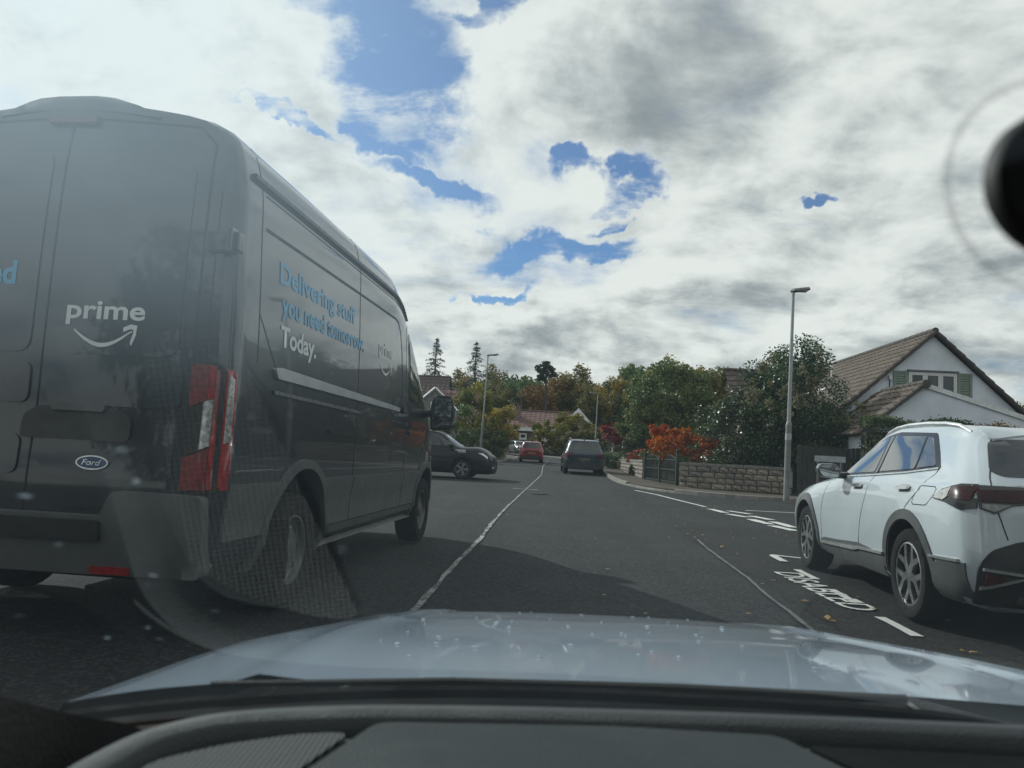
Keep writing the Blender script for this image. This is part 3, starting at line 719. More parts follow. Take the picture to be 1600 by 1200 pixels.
        def lens(nm, q, m, o=.034): b.patch(nm, [(s*y_, z_) for y_, z_ in q], b.rear(o), m, .03, .02, parent=tl)
        lens('lens', [(.812, 1.385), (.815, 1.175), (.905, 1.215), (.905, 1.39), (.85, 1.395)], VANRED)
        lens('lens', [(.908, 1.215), (.935, 1.225), (.935, 1.385), (.908, 1.392)], REDLT)
        lens('lens', [(.938, 1.225), (.952, 1.10), (.953, 1.36), (.938, 1.375)], VANRED)
        lens('lens', [(.815, 1.168), (.818, .93), (.885, .96), (.885, 1.20)], SMOKE)
        lens('lens', [(.888, 1.205), (.888, .965), (.935, .985), (.935, 1.22)], CLRLT)
        lens('lens', [(.812, .92), (.812, .765), (.935, .765), (.935, .975)], VANRED)
        lens('lens', [(.938, 1.215), (.938, .77), (.952, .77), (.952, 1.09)], REDLT)
        f2 = b.side(s, .012)
        b.patch('lens', fillet([(.02, .765), (.085, .765), (.085, 1.36), (.03, 1.385)], .02), f2, REDLT, .05, .02, parent=tl)
        b.patch('lens', [(.03, 1.0), (.062, 1.02), (.062, 1.33), (.035, 1.35)], b.side(s, .018), CLRLT, .05, .02, parent=tl)
        b.patch('reflector', fillet([(s*.40, .335), (s*.60, .335), (s*.60, .375), (s*.40, .375)], .01), b.rear(.085), REDLT, .06, .02)
    b.patch('rear_bumper', fillet([(-.94, .33), (.94, .33), (.94, .74), (.5, .745), (.45, .62), (-.45, .62), (-.5, .745), (-.94, .74)], .03), b.rear(.075), GREYPL, .08, .11)
    b.patch('bumper_step', fillet([(-.46, .50), (.46, .50), (.46, .60), (-.46, .60)], .02), b.rear(.10), BLKPL, .1, .06)
    b.patch('plate_recess', fillet([(-.52, .985), (.06, .985), (.06, 1.10), (-.02, 1.15), (-.45, 1.15), (-.52, 1.10)], .03), b.rear(.015), BLKPL, .08, .02)
    b.patch('number_plate_lamp', fillet([(-.38, 1.13), (-.10, 1.13), (-.10, 1.165), (-.38, 1.165)], .012), b.rear(.03), CHROME if False else GREYPL, .08, .03)
    # lettering, arrow and oval badge on the doors
    b.text('lettering', 'prime', b.rear(.0105), -.115, 1.605, .42, .10, WHITET, .022, -1)
    smile(b, b.rear(.0105), -.165, 1.545, -.335, t)
    b.text('lettering', 'you need', b.rear(.0105), .19+.62, 1.775, .62, .125, BLUET, .028, -1)
    n = 28; ov = [(-.35+.085*math.cos(2*PI*k/n), .875+.036*math.sin(2*PI*k/n)) for k in range(n)]; ov2 = [(-.35+.076*math.cos(2*PI*k/n), .875+.029*math.sin(2*PI*k/n)) for k in range(n)]
    bd = b.patch('badge', ov, b.rear(.022), CHROME, .1, .02); b.patch('badge_field', ov2, b.rear(.025), mat('badge_blue', (.02, .05, .13), .2), .1, .01, parent=bd)
    b.text('badge_script', 'Ford', b.rear(.0265), -.30, .862, .10, .03, CHROME, .0, -1, parent=bd, shear=.3)
    # high brake lamp pod on the roof edge
    prof = [(-.50, -.05), (-.36, .012), (-.27, .035), (-.20, .052), (-.10, .060), (.10, .060), (.20, .052), (.26, .03), (.32, .0), (.42, -.05)]
    pod = MB(); pod.grid([[(x, y+.03, b.top(0)(max(x, .08), max(-.6, min(.6, y+.03))).z + (z*k if k > 0 else -.05) - .006) for y, z in prof] for x, k in ((.030, -.6), (.045, .6), (.09, 1.0), (.30, .9), (.60, -.6))])
    pod.build('brake_lamp_pod', P, t, smooth=60)
    b.patch('brake_lamp', fillet([(-.14, 2.66), (.14, 2.66), (.14, 2.70), (-.14, 2.70)], .01), b.rear(.03), REDDK, .1, .04)
    # front: windscreen, grille, lamps
    ff = b.rear(.006, 1)
    b.patch('windscreen', fillet([(-.74, 1.52), (.74, 1.52), (.66, 1.98), (.58, 2.28), (-.58, 2.28), (-.66, 1.98)], .06), ff, GLASSD, .1, .02)
    b.patch('grille', fillet([(-.5, .72), (.5, .72), (.5, .95), (-.5, .95)], .04), b.rear(.01, 1), BLKPL, .1, .02)
    for s in (-1, 1): b.patch('headlight', fillet([(s*.56, .88), (s*.80, .92), (s*.84, 1.12), (s*.62, 1.02)], .03), b.rear(.01, 1), HEADL, .08, .03)
    MB().box((2.6, 0, .30), (4.4, .9, .14)).build('chassis', DARK, t)
    for s in (-1, 1): MB().box((.72, s*.97, .40), (.02, .22, .34)).build('mud_flap', RUBBER, t)
def smile(b, fm, x0, z0, L, parent, th=.032):
    """the curved arrow under the word: a crescent and a hooked head"""
    n = 16; up = []; lo = []
    for i in range(n+1):
        s = i/n; d = -.075*math.sin(PI*min(1, s*1.02))*1.0; w = th*(math.sin(PI*(.1+.85*s))**.7)*.6
        up.append((x0+L*s*.93, z0+d+w*.5)); lo.append((x0+L*s*.93, z0+d-w*.6))
    mb = MB(); P = [[fm(*u_), fm(*l_)] for u_, l_ in zip(up, lo)]; mb.grid(P); mb.build('arrow', WHITET, parent)
    q = [(.78, .018), (.90, .036), (1.0, .030), (.99, -.02), (.93, -.075), (.905, -.06), (.945, -.01), (.945, .008), (.90, .012), (.79, -.004)]
    MB().add([fm(x0+L*a, z0+c) for a, c in q], [tuple(range(len(q)))]).build('arrow_head', WHITET, parent)
build_van()
# ------------------------------------------------------------------ white SUV in the bay
def arc(cx, cz, r, a0, a1, n=10): return [(cx+r*math.cos(R(a0+(a1-a0)*i/n)), cz+r*math.sin(R(a0+(a1-a0)*i/n))) for i in range(n+1)]
def ring(cx, cz, r0, r1, a0, a1, n=22): return arc(cx, cz, r0, a0, a1, n) + arc(cx, cz, r1, a1, a0, n)
SUVRED = mat('suv_red_lens', (.030, .004, .006), .3, spec=.25, var=.3, scale=30)
def build_suv():
    yaw = R(2.28)
    t = thing('suv', 'white SUV with five-spoke alloys parked beside the word on the tarmac', 'car', (3.396, 4.86, 0), PI/2 - yaw)
    P = paint('white_paint', (.46, .51, .55), rough=.35)
    st = [[(.15, 0, .24), (.12, .70, .25), (.03, .78, .45), (.05, .79, .72), (.10, .79, .93), (.20, .73, 1.03), (.49, .60, 1.275), (.53, .52, 1.33), (.53, .25, 1.335), (.53, 0, 1.34)],
          [(.2, 0, .22), (.20, .80, .24), (.13, .875, .46), (.14, .885, .72), (.20, .865, .94), (.31, .785, 1.045), (.58, .625, 1.285), (.60, .57, 1.352), (.60, .28, 1.36), (.60, 0, 1.365)],
          [(.45, 0, .22), (.45, .84, .24), (.41, .915, .46), (.41, .928, .74), (.46, .885, .96), (.53, .80, 1.06), (.72, .64, 1.305), (.73, .60, 1.375), (.73, .3, 1.385), (.73, 0, 1.39)],
          [(.85, 0, .22), (.85, .85, .23), (.85, .925, .46), (.85, .938, .74), (.85, .89, .955), (.87, .81, 1.06), (.95, .652, 1.325), (.95, .61, 1.395), (.95, .3, 1.40), (.95, 0, 1.405)],
          [(1.7, 0, .22), (1.7, .86, .23), (1.7, .918, .46), (1.7, .925, .72), (1.7, .885, .93), (1.7, .83, 1.02), (1.66, .665, 1.345), (1.64, .62, 1.405), (1.62, .3, 1.418), (1.62, 0, 1.42)],
          [(2.35, 0, .22), (2.35, .86, .23), (2.35, .918, .46), (2.35, .922, .71), (2.35, .885, .91), (2.33, .83, 1.0), (2.16, .66, 1.285), (2.12, .61, 1.345), (2.12, .3, 1.365), (2.12, 0, 1.375)],
          [(2.95, 0, .22), (2.95, .86, .24), (2.95, .92, .46), (2.95, .925, .70), (2.95, .875, .88), (2.88, .81, .95), (2.76, .74, 1.0), (2.76, .64, 1.02), (2.80, .34, 1.045), (2.84, 0, 1.05)],
          [(3.45, 0, .24), (3.45, .86, .25), (3.45, .925, .45), (3.45, .935, .70), (3.45, .86, .85), (3.42, .78, .905), (3.40, .68, .93), (3.40, .55, .945), (3.40, .3, .958), (3.40, 0, .965)],
          [(3.95, 0, .26), (3.95, .82, .26), (3.95, .895, .45), (3.95, .89, .66), (3.93, .83, .78), (3.92, .75, .825), (3.90, .65, .85), (3.90, .5, .862), (3.90, .28, .875), (3.90, 0, .88)],
          [(4.2, 0, .26), (4.2, .74, .26), (4.22, .81, .45), (4.21, .80, .62), (4.19, .76, .71), (4.17, .69, .755), (4.15, .6, .775), (4.14, .45, .788), (4.14, .25, .798), (4.14, 0, .80)],
          [(4.32, 0, .28), (4.31, .60, .28), (4.34, .64, .45), (4.33, .62, .58), (4.30, .58, .65), (4.28, .53, .69), (4.26, .45, .715), (4.25, .35, .72), (4.25, .2, .725), (4.25, 0, .73)]]
    AR = [(.85, .32, .385), (3.45, .32, .385)]
    b = Body(st, [P, DARK], t, AR, .60, nper=7, sper=4, bulge_r=.07, bulge_f=.12)
    CL = mat('suv_cladding', (.060, .064, .066), .55, bump=.1, bscale=220)
    for sg in (1, -1):
        f = b.side(sg, .004)
        for (cx, cz, r) in AR:
            b.patch('arch_lip', ring(cx, cz, r+.004, r+.075, -14, 194), b.side(sg, .012), CL, .15, .05)
        b.patch('sill_cladding', [(1.30, .235), (2.99, .235), (2.96, .30), (2.90, .36), (2.80, .385), (2.45, .40), (1.87, .435), (1.80, .43), (1.27, .40)], b.side(sg, .014), CL, .08, .03)
        b.patch('sill_trim', [(1.26, .425), (1.27, .405), (1.80, .385), (1.92, .365), (2.86, .325), (2.88, .345), (1.95, .395), (1.86, .405)], b.side(sg, .032), mat('satin_trim', (.45, .47, .47), .3, metal=.6), .08, .02)
        b.patch('rear_cladding', [(.13, .235), (.44, .235), (.47, .32), (.46, .46), (.30, .485), (.10, .50)], b.side(sg, .012), CL, .06, .03)
        # glasshouse: black surround, then the panes
        b.patch('window_surround', fillet([(.62, 1.085), (.66, 1.105), (1.00, 1.345), (1.66, 1.372), (1.95, 1.345), (2.14, 1.29), (2.56, 1.08), (2.76, .965), (2.40, .985), (1.70, 1.015), (1.10, 1.045)], .03), b.side(sg, .002), TRIMBLK, .07, .02)
        b.patch('window', fillet([(1.76, 1.035), (2.54, 1.005), (2.40, 1.10), (2.08, 1.285), (1.90, 1.325), (1.82, 1.33)], .02), b.side(sg, .008), GLASSL, .06, .015)
        b.patch('window', fillet([(1.01, 1.072), (1.66, 1.04), (1.72, 1.34), (1.14, 1.322)], .02), b.side(sg, .008), GLASSL, .06, .015)
        b.patch('window', fillet([(.72, 1.10), (.975, 1.078), (1.10, 1.318), (1.03, 1.31)], .02), b.side(sg, .008), GLASSL, .06, .015)
        b.patch('window', fillet([(2.47, 1.07), (2.57, 1.0), (2.68, .985), (2.60, 1.035)], .01), b.side(sg, .008), GLASSL, .06, .015)
        b.patch('door_pillar', [(1.685, 1.03), (1.735, 1.03), (1.80, 1.335), (1.74, 1.342)], b.side(sg, .010), mat('pillar_trim_grey', (.13, .135, .135), .3), .08, .01)
        b.seam('window_trim', [(.64, 1.082), (1.10, 1.043), (1.70, 1.012), (2.40, .982), (2.74, .962)], b.side(sg, .004), .012, CHROME if False else mat('satin_trim', (.45, .47, .47), .3, metal=.6), h=.006)
        # shut lines
        fs = b.side(sg, .0015)
        b.seam('panel_gap', [(1.715, 1.01), (1.75, .80), (1.83, .55), (1.87, .43)], fs, .007)
        b.seam('panel_gap', [(2.78, .95), (2.88, .86), (2.90, .60), (2.92, .35)], fs, .007)
        b.seam('panel_gap', [(.64, 1.085), (.63, 1.04), (.70, .93), (.86, .80), (.92, .73)], fs, .007)
        b.seam('panel_gap', [(.90, .725), (.70, .735), (.56, .66), (.50, .58)], fs, .006)
        b.seam('panel_gap', [(2.95, .93), (3.40, .885), (3.90, .81), (4.1, .75)], fs, .006)
        b.seam('fuel_flap', [(.68, .955), (.48, .955), (.45, .94), (.46, .90), (.53, .835), (.56, .825), (.74, .82), (.765, .835), (.76, .86), (.71, .945), (.68, .955)] if sg > 0 else [(.6, .9), (.61, .9)], fs, .006)
        for hx, hz in ((1.98, .905), (.97, .925)):
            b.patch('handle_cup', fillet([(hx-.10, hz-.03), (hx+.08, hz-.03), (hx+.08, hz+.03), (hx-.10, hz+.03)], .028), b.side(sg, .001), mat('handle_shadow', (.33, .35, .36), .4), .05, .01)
            b.patch('door_handle', fillet([(hx-.12, hz-.004), (hx+.09, hz-.012), (hx+.09, hz+.016), (hx-.12, hz+.024)], .012), b.side(sg, .030), CHROME, .05, .022)
        # mirror
        m = bpy.data.objects.new('door_mirror', None); COL.objects.link(m); m.parent = t
        MB().tube([(2.46, sg*.82, .985), (2.42, sg*.92, .985), (2.38, sg*.98, .995)], [.035, .03, .03], 8).build('mirror_arm', TRIMBLK, m, smooth=40)
        hp = fillet([(sg*.94, .955), (sg*1.10, .965), (sg*1.14, 1.03), (sg*1.11, 1.085), (sg*.98, 1.09), (sg*.93, 1.03)], .03, 4); n = len(hp); cx, cz = sg*1.03, 1.02
        rings = [(2.30, .94), (2.305, 1.0), (2.36, 1.03), (2.43, .9), (2.47, .62), (2.485, .2)]
        mh = MB(); mh.add([(x, cx+(p[0]-cx)*k, cz+(p[1]-cz)*k) for x, k in rings for p in hp], [(i*n+j, i*n+(j+1) % n, (i+1)*n+(j+1) % n, (i+1)*n+j) for i in range(5) for j in range(n)] + [tuple(range(n)), tuple(5*n+j for j in range(n))], 0)
        mh.build('mirror_housing', mat('mirror_shell', (.10, .11, .115), .2, coat=1.0), m, smooth=45)
        MB().prism([(cx+(p[0]-cx)*.86, cz+(p[1]-cz)*.86) for p in hp], lambda a, c, d: (d, a, c), 2.297, 2.303).build('mirror_glass', mat('mirror_glass', (.35, .37, .38), .02, metal=1.0, var=0), m)
        # roof rail with feet
        rp = [(.62, .60, 1.345), (.76, .61, 1.392), (.95, .615, 1.412), (1.25, .62, 1.425), (1.6, .62, 1.426), (1.85, .615, 1.412), (2.05, .61, 1.378), (2.16, .605, 1.335)]
        MB().tube([(x, sg*(y-.01), z) for x, y, z in rp], [.010, .016, .017, .017, .017, .017, .015, .010], 8).build('roof_rail', mat('rail_alloy', (.55, .57, .58), .4, metal=.5), t, smooth=45)
        for cx in (.85, 3.45): wheel(t, cx, sg*.815, .322, .322, .215, .222, 'split', sg, spin=.9 if cx < 1 else .35)
        # rear lamp: dark boomerang with a clear lower corner
        tl = bpy.data.objects.new('tail_light', None); COL.objects.link(tl); tl.parent = t
        b.patch('lamp_base', [(sg*y, z) for y, z in ((.30, .985), (.62, .985), (.80, .985), (.80, .84), (.72, .815), (.62, .87), (.30, .915))], b.rear(.012), SMOKE, .04, .03, parent=tl)
        b.patch('lens', [(sg*y, z) for y, z in ((.30, .965), (.60, .965), (.79, .955), (.79, .885), (.62, .885), (.30, .93))], b.rear(.018), SUVRED, .04, .015, parent=tl)
        b.patch('lens', [(sg*y, z) for y, z in ((.63, .872), (.785, .872), (.79, .845), (.725, .825))], b.rear(.018), mat('lamp_clear_dark', (.10, .11, .115), .1, coat=1.0, var=.4, scale=40), .04, .015, parent=tl)
        b.patch('lamp_base', [(.455, .882), (.36, .945), (.22, .988), (.10, .992), (.08, .84), (.14, .825), (.30, .865)], b.side(sg, .010), SMOKE, .04, .03, parent=tl)
        b.patch('lens', [(.44, .886), (.36, .935), (.27, .965), (.27, .90), (.31, .878)], b.side(sg, .016), mat('lamp_silver', (.5, .5, .48), .15, coat=1.0, metal=.4, var=.25, scale=30), .03, .015, parent=tl)
        b.patch('lens', [(.26, .968), (.12, .978), (.11, .885), (.26, .90)], b.side(sg, .016), SUVRED, .03, .015, parent=tl)
        # bumper inserts
        b.patch('bumper_trim', [(sg*y, z) for y, z in ((.80, .485), (.60, .468), (.52, .448), (.60, .425), (.80, .345), (.80, .365), (.63, .43), (.57, .448), (.63, .455), (.80, .468))], b.rear(.035), mat('bumper_silver', (.55, .57, .58), .3, metal=.7), .05, .03)
        b.patch('bumper_trim', [(.14, .50), (.46, .492), (.46, .508), (.14, .518)], b.side(sg, .02), mat('bumper_silver', (.55, .57, .58), .3, metal=.7), .05, .03)
        b.patch('reflector', [(sg*y, z) for y, z in ((.785, .45), (.68, .442), (.70, .40), (.785, .375))], b.rear(.030), REDDK, .05, .03)
        b.patch('exhaust_trim', fillet([(sg*.38, .27), (sg*.60, .27), (sg*.60, .325), (sg*.38, .325)], .02), b.rear(.03), CHROME, .06, .03)
        b.patch('headlight', fillet([(4.02, .66), (4.20, .62), (4.18, .69), (3.98, .75)], .02), b.side(sg, .008), HEADL, .05, .02)
    # tail: screen, tailgate shut line, lamp strip, dark valance
    b.patch('rear_window', fillet([(-.60, 1.045), (.60, 1.045), (.66, 1.075), (.555, 1.275), (.45, 1.295), (-.45, 1.295), (-.555, 1.275), (-.66, 1.075)], .03), b.rear(.005), GLASSD, .06, .02)
    b.patch('lamp_strip', [(-.31, .925), (.31, .925), (.31, .97), (-.31, .97)], b.rear(.014), SMOKE, .06, .02)
    b.patch('rear_valance', fillet([(-.80, .245), (.80, .245), (.82, .47), (.80, .545), (.74, .60), (.60, .655), (.40, .675), (-.40, .675), (-.60, .655), (-.74, .60), (-.80, .545), (-.82, .47)], .03), b.rear(.014), mat('black_plastic', (.018, .019, .02), .55), .06, .04)
    b.patch('number_plate', fillet([(-.26, .70), (.26, .70), (.26, .81), (-.26, .81)], .01), b.rear(.012), PLATEY, .1, .02)
    for s in (-1, 1): b.seam('panel_gap', [(s*.52, 1.30), (s*.68, 1.03), (s*.70, .98)], b.rear(.0015), .007); b.seam('panel_gap', [(s*.70, .82), (s*.66, .66)], b.rear(.0015), .007)
    b.patch('spoiler', fillet([(.48, -.54), (.66, -.56), (.66, .56), (.48, .54)], .04), b.top(.012), P, .08, .035)
    b.patch('windscreen', fillet([(-.66, 1.03), (.66, 1.03), (.60, 1.26), (.52, 1.325), (-.52, 1.325), (-.60, 1.26)], .04), b.rear(.006, 1), GLASSD, .06, .02)
    b.patch('grille', fillet([(-.45, .42), (.45, .42), (.5, .60), (-.5, .60)], .04), b.rear(.01, 1), TRIMBLK, .06, .02)
    b.patch('roof_aerial', fillet([(.78, -.03), (.98, -.02), (.98, .02), (.78, .03)], .02), b.top(.05), P, .04, .06)
    MB().box((2.1, 0, .25), (3.4, 1.1, .10)).build('underbody', DARK, t)
build_suv()

# ------------------------------------------------------------------ other cars: one builder, different bodies
def car(name, label, loc, rz, P, L=4.0, Wd=.86, Hh=1.48, rear_x=.30, wbase=2.5, wr=.31, rails=False, suv=False, hood=.92, xf=.70, hk=1.0, plate=None, cat='car'):
    t = thing(name, label, cat, loc, rz)
    a0 = .62 if not suv else .80; a1 = a0 + wbase; belt = Hh*.645; low = .20 if not suv else .26
    def S(x, yb, w, bl, top, topw, dx=0.0, shoulder=.97):
        return [(x, 0, low), (x, yb*.92, low+.02), (x, yb, low+.24), (x, yb*1.0, bl*.72), (x, yb*shoulder, bl*.93), (x+dx*.15, yb*.93, bl), (x+dx, topw, top*.955), (x+dx, topw*.87, top*.99), (x+dx, topw*.4, top), (x+dx, 0, top)]
    st = [S(.05, Wd*.86, 0, belt, Hh*.955, Wd*.66, rear_x), S(.16, Wd*.97, 0, belt, Hh*.97, Wd*.72, rear_x), S(.45, Wd, 0, belt, Hh*.99, Wd*.74, rear_x*.7), S(1.2, Wd, 0, belt, Hh, Wd*.76), S(L*.48, Wd, 0, belt*.98, Hh*.99, Wd*.76), S(L*.58, Wd, 0, belt*.97, Hh*.955, Wd*.74, -.05)]
    xw = L*xf
    x1 = max(L*.86, xw+.30)
    st += [[(xw+.05, 0, low), (xw, Wd*.92, low+.02), (xw, Wd, low+.24), (xw, Wd, belt*.70), (xw, Wd*.97, belt*.90), (xw, Wd*.90, belt*.96), (xw-.12, Wd*.80, belt*1.0), (xw-.10, Wd*.68, belt*1.015), (xw-.06, Wd*.35, belt*1.03), (xw-.03, 0, belt*1.035)],
           [(x1, 0, low), (x1, Wd*.90, low+.02), (x1, Wd*.975, low+.24), (x1, Wd*.97, belt*.64*hk), (x1, Wd*.92, belt*.79*hk), (x1, Wd*.84, belt*.85*hk), (x1, Wd*.74, belt*.88*hk), (x1, Wd*.6, belt*.895*hk), (x1, Wd*.3, belt*.91*hk), (x1, 0, belt*.915*hk)],
           [(L*.955, 0, low), (L*.955, Wd*.80, low+.02), (L*.965, Wd*.87, low+.22), (L*.962, Wd*.85, belt*.58*hk), (L*.955, Wd*.8, belt*.69*hk), (L*.95, Wd*.73, belt*.745*hk), (L*.945, Wd*.64, belt*.775*hk), (L*.945, Wd*.5, belt*.79*hk), (L*.945, Wd*.25, belt*.80*hk), (L*.945, 0, belt*.805*hk)],
           [(L*.985, 0, low+.02), (L*.985, Wd*.62, low+.03), (L*.992, Wd*.68, low+.18), (L*.99, Wd*.66, belt*.52*hk), (L*.985, Wd*.6, belt*.61*hk), (L*.98, Wd*.54, belt*.66*hk), (L*.975, Wd*.46, belt*.69*hk), (L*.975, Wd*.36, belt*.70*hk), (L*.975, Wd*.18, belt*.705*hk), (L*.975, 0, belt*.71*hk)]]
    AR = [(a0, wr, wr+.055), (a1, wr, wr+.055)]
    b = Body(st, [P, DARK], t, AR, Wd*.64, nper=5, sper=3, bulge_r=.05, bulge_f=.10)
    zc = Hh*.945
    for sg in (1, -1):
        b.patch('window_surround', fillet([(rear_x+.30, belt*1.03), (rear_x+.42, zc*.98), (L*.48, zc), (L*.56, zc*.985), (xw-.22, belt*1.03), (L*.5, belt*1.01)], .03), b.side(sg, .003), TRIMBLK, .1, .02)
        b.patch('window', fillet([(L*.435, belt*1.045), (L*.435, zc*.975), (L*.55, zc*.96), (xw-.30, belt*1.05)], .02), b.side(sg, .008), GLASSD, .08, .015)
        b.patch('window', fillet([(rear_x+.40, belt*1.055), (rear_x+.48, zc*.96), (L*.42, zc*.975), (L*.42, belt*1.045)], .02), b.side(sg, .008), GLASSD, .08, .015)
        for x in (L*.43, L*.66): b.seam('panel_gap', [(x, belt*.99), (x+.02, low+.16)], b.side(sg, .0015), .008)
        for x in (L*.36, L*.60): b.patch('door_handle', fillet([(x-.09, belt*.86), (x+.07, belt*.86), (x+.07, belt*.90), (x-.09, belt*.90)], .015), b.side(sg, .02), P, .08, .03)
        if suv:
            for (cx, cz, r) in AR: b.patch('arch_lip', ring(cx, cz, r+.004, r+.06, -10, 190), b.side(sg, .012), BLKPL, .15, .05)
            b.patch('sill_cladding', [(a0+wr+.06, low+.01), (a1-wr-.06, low+.01), (a1-wr-.08, low+.18), (a0+wr+.08, low+.18)], b.side(sg, .012), BLKPL, .1, .03)
        for cx in (a0, a1): wheel(t, cx, sg*(Wd-.115), wr, wr, .205, wr*.66, 'five', sg)
        m = bpy.data.objects.new('door_mirror', None); COL.objects.link(m); m.parent = t; mx = xw-.42
        MB().tube([(mx, sg*Wd*.92, belt*1.0), (mx-.02, sg*(Wd+.04), belt*1.01)], .03, 6).build('mirror_arm', TRIMBLK, m)
        hp = fillet([(sg*(Wd+.02), belt*.985), (sg*(Wd+.18), belt*.99), (sg*(Wd+.20), belt*1.06), (sg*(Wd+.16), belt*1.11), (sg*(Wd+.03), belt*1.11)], .03, 3); n = len(hp); cx_, cz_ = sg*(Wd+.10), belt*1.05
        rg = [(mx-.06, .95), (mx-.05, 1), (mx+.02, 1.0), (mx+.09, .7), (mx+.11, .2)]
        MB().add([(x, cx_+(p[0]-cx_)*k, cz_+(p[1]-cz_)*k) for x, k in rg for p in hp], [(i*n+j, i*n+(j+1) % n, (i+1)*n+(j+1) % n, (i+1)*n+j) for i in range(4) for j in range(n)] + [tuple(range(n)), tuple(4*n+j for j in range(n))]).build('mirror_housing', P, m, smooth=45)
        tl = b.patch('tail_light', [(sg*y, z) for y, z in ((Wd*.56, belt*.96), (Wd*.845, belt*.99), (Wd*.845, belt*.74), (Wd*.74, belt*.72), (Wd*.60, belt*.82))], b.rear(.015), REDLT if not suv else REDDK, .06, .03)
        b.patch('lens', [(sg*y, z) for y, z in ((Wd*.62, belt*.86), (Wd*.80, belt*.86), (Wd*.80, belt*.79), (Wd*.66, belt*.79))], b.rear(.02), CLRLT if not suv else REDDK, .06, .02, parent=tl)
        b.patch('tail_light', [(.06, belt*.98), (.26, belt*.95), (.20, belt*.76), (.06, belt*.74)], b.side(sg, .012), REDLT if not suv else REDDK, .06, .03)
        hl = b.patch('headlight', [(L*.885, belt*.74*hk), (L*.93, belt*.66*hk), (L*.96, belt*.58*hk), (L*.958, belt*.655*hk), (L*.92, belt*.74*hk)], b.side(sg, .008), HEADL, .05, .02)
        b.patch('fog_lamp', fillet([(sg*Wd*.50, low+.16), (sg*Wd*.68, low+.17), (sg*Wd*.68, low+.24), (sg*Wd*.5, low+.24)], .02), b.rear(.01, 1), HEADL, .06, .02)
        b.patch('reflector', fillet([(sg*Wd*.62, low+.20), (sg*Wd*.80, low+.20), (sg*Wd*.80, low+.235), (sg*Wd*.62, low+.235)], .01), b.rear(.02), REDDK, .06, .02)
        if rails:
            MB().tube([(rear_x+.25, sg*Wd*.68, Hh*.985), (rear_x+.45, sg*Wd*.69, Hh*1.02), (L*.45, sg*Wd*.70, Hh*1.03), (L*.54, sg*Wd*.69, Hh*.985)], .018, 6).build('roof_rail', CHROME, t, smooth=40)
    b.patch('rear_window', fillet([(-Wd*.64, belt*1.04), (Wd*.64, belt*1.04), (Wd*.57, Hh*.915), (-Wd*.57, Hh*.915)], .05), b.rear(.006), GLASSD, .08, .02)
    b.patch('number_plate', fillet([(-.26, belt*.62), (.26, belt*.62), (.26, belt*.62+.11), (-.26, belt*.62+.11)], .01), b.rear(.012), plate or PLATEY, .1, .02)
    b.patch('rear_bumper', fillet([(-Wd*.84, low+.03), (Wd*.84, low+.03), (Wd*.85, low+.16), (Wd*.6, low+.28), (-Wd*.6, low+.28), (-Wd*.85, low+.16)], .03), b.rear(.012), BLKPL, .08, .04)
    for s in (-1, 1): b.seam('panel_gap', [(s*Wd*.62, belt*1.02), (s*Wd*.60, belt*.6), (s*Wd*.52, low+.33), (0, low+.33)], b.rear(.0015), .008)
    b.patch('windscreen', fillet([(-Wd*.70, belt*1.06), (Wd*.70, belt*1.06), (Wd*.62, Hh*.93), (-Wd*.62, Hh*.93)], .05), b.rear(.006, 1), GLASSD, .08, .02)
    b.patch('grille', fillet([(-Wd*.45, low+.14), (Wd*.45, low+.14), (Wd*.5, low+.32), (-Wd*.5, low+.32)], .04), b.rear(.01, 1), TRIMBLK, .08, .02)
    b.patch('roof_aerial', fillet([(rear_x+.30, -.03), (rear_x+.48, -.02), (rear_x+.48, .02), (rear_x+.30, .03)], .02), b.top(.06), TRIMBLK, .04, .07)
    MB().box((L*.5, 0, low+.04), (L*.8, Wd*1.1, .06)).build('underbody', DARK, t)
    return t, b
def heading(dx, dy): return math.atan2(dy, dx)
# dark blue SUV pulled in at the kerb ahead (seen from behind)
PB = paint('slate_blue_paint', (.022, .034, .052), metal=.2, rough=.35)
p = on_ground(912, 742)
car('suv', 'slate blue SUV driving away, its pale roof edge catching the light', (p.x+.02, p.y+.1, gz(p.y)-.01), heading(-.04, 1), PB, L=4.5, Wd=.925, Hh=1.62, rear_x=.34, wbase=2.68, wr=.345, rails=True, suv=True, plate=mat('dull_plate', (.09, .085, .06), .5))
PR = paint('red_paint', (.19, .010, .030), rough=.35)
p = on_ground(830, 722.5)
car('hatchback', 'small red hatchback further along the street', (p.x, p.y, gz(p.y)-.01), heading(-.06, 1), PR, L=3.7, Wd=.83, Hh=1.47, rear_x=.26, wbase=2.4, wr=.30, plate=mat('red_plate_shade', (.20, .15, .05), .5))
PK = paint('black_paint', (.004, .006, .010), rough=.5, coat=.35)
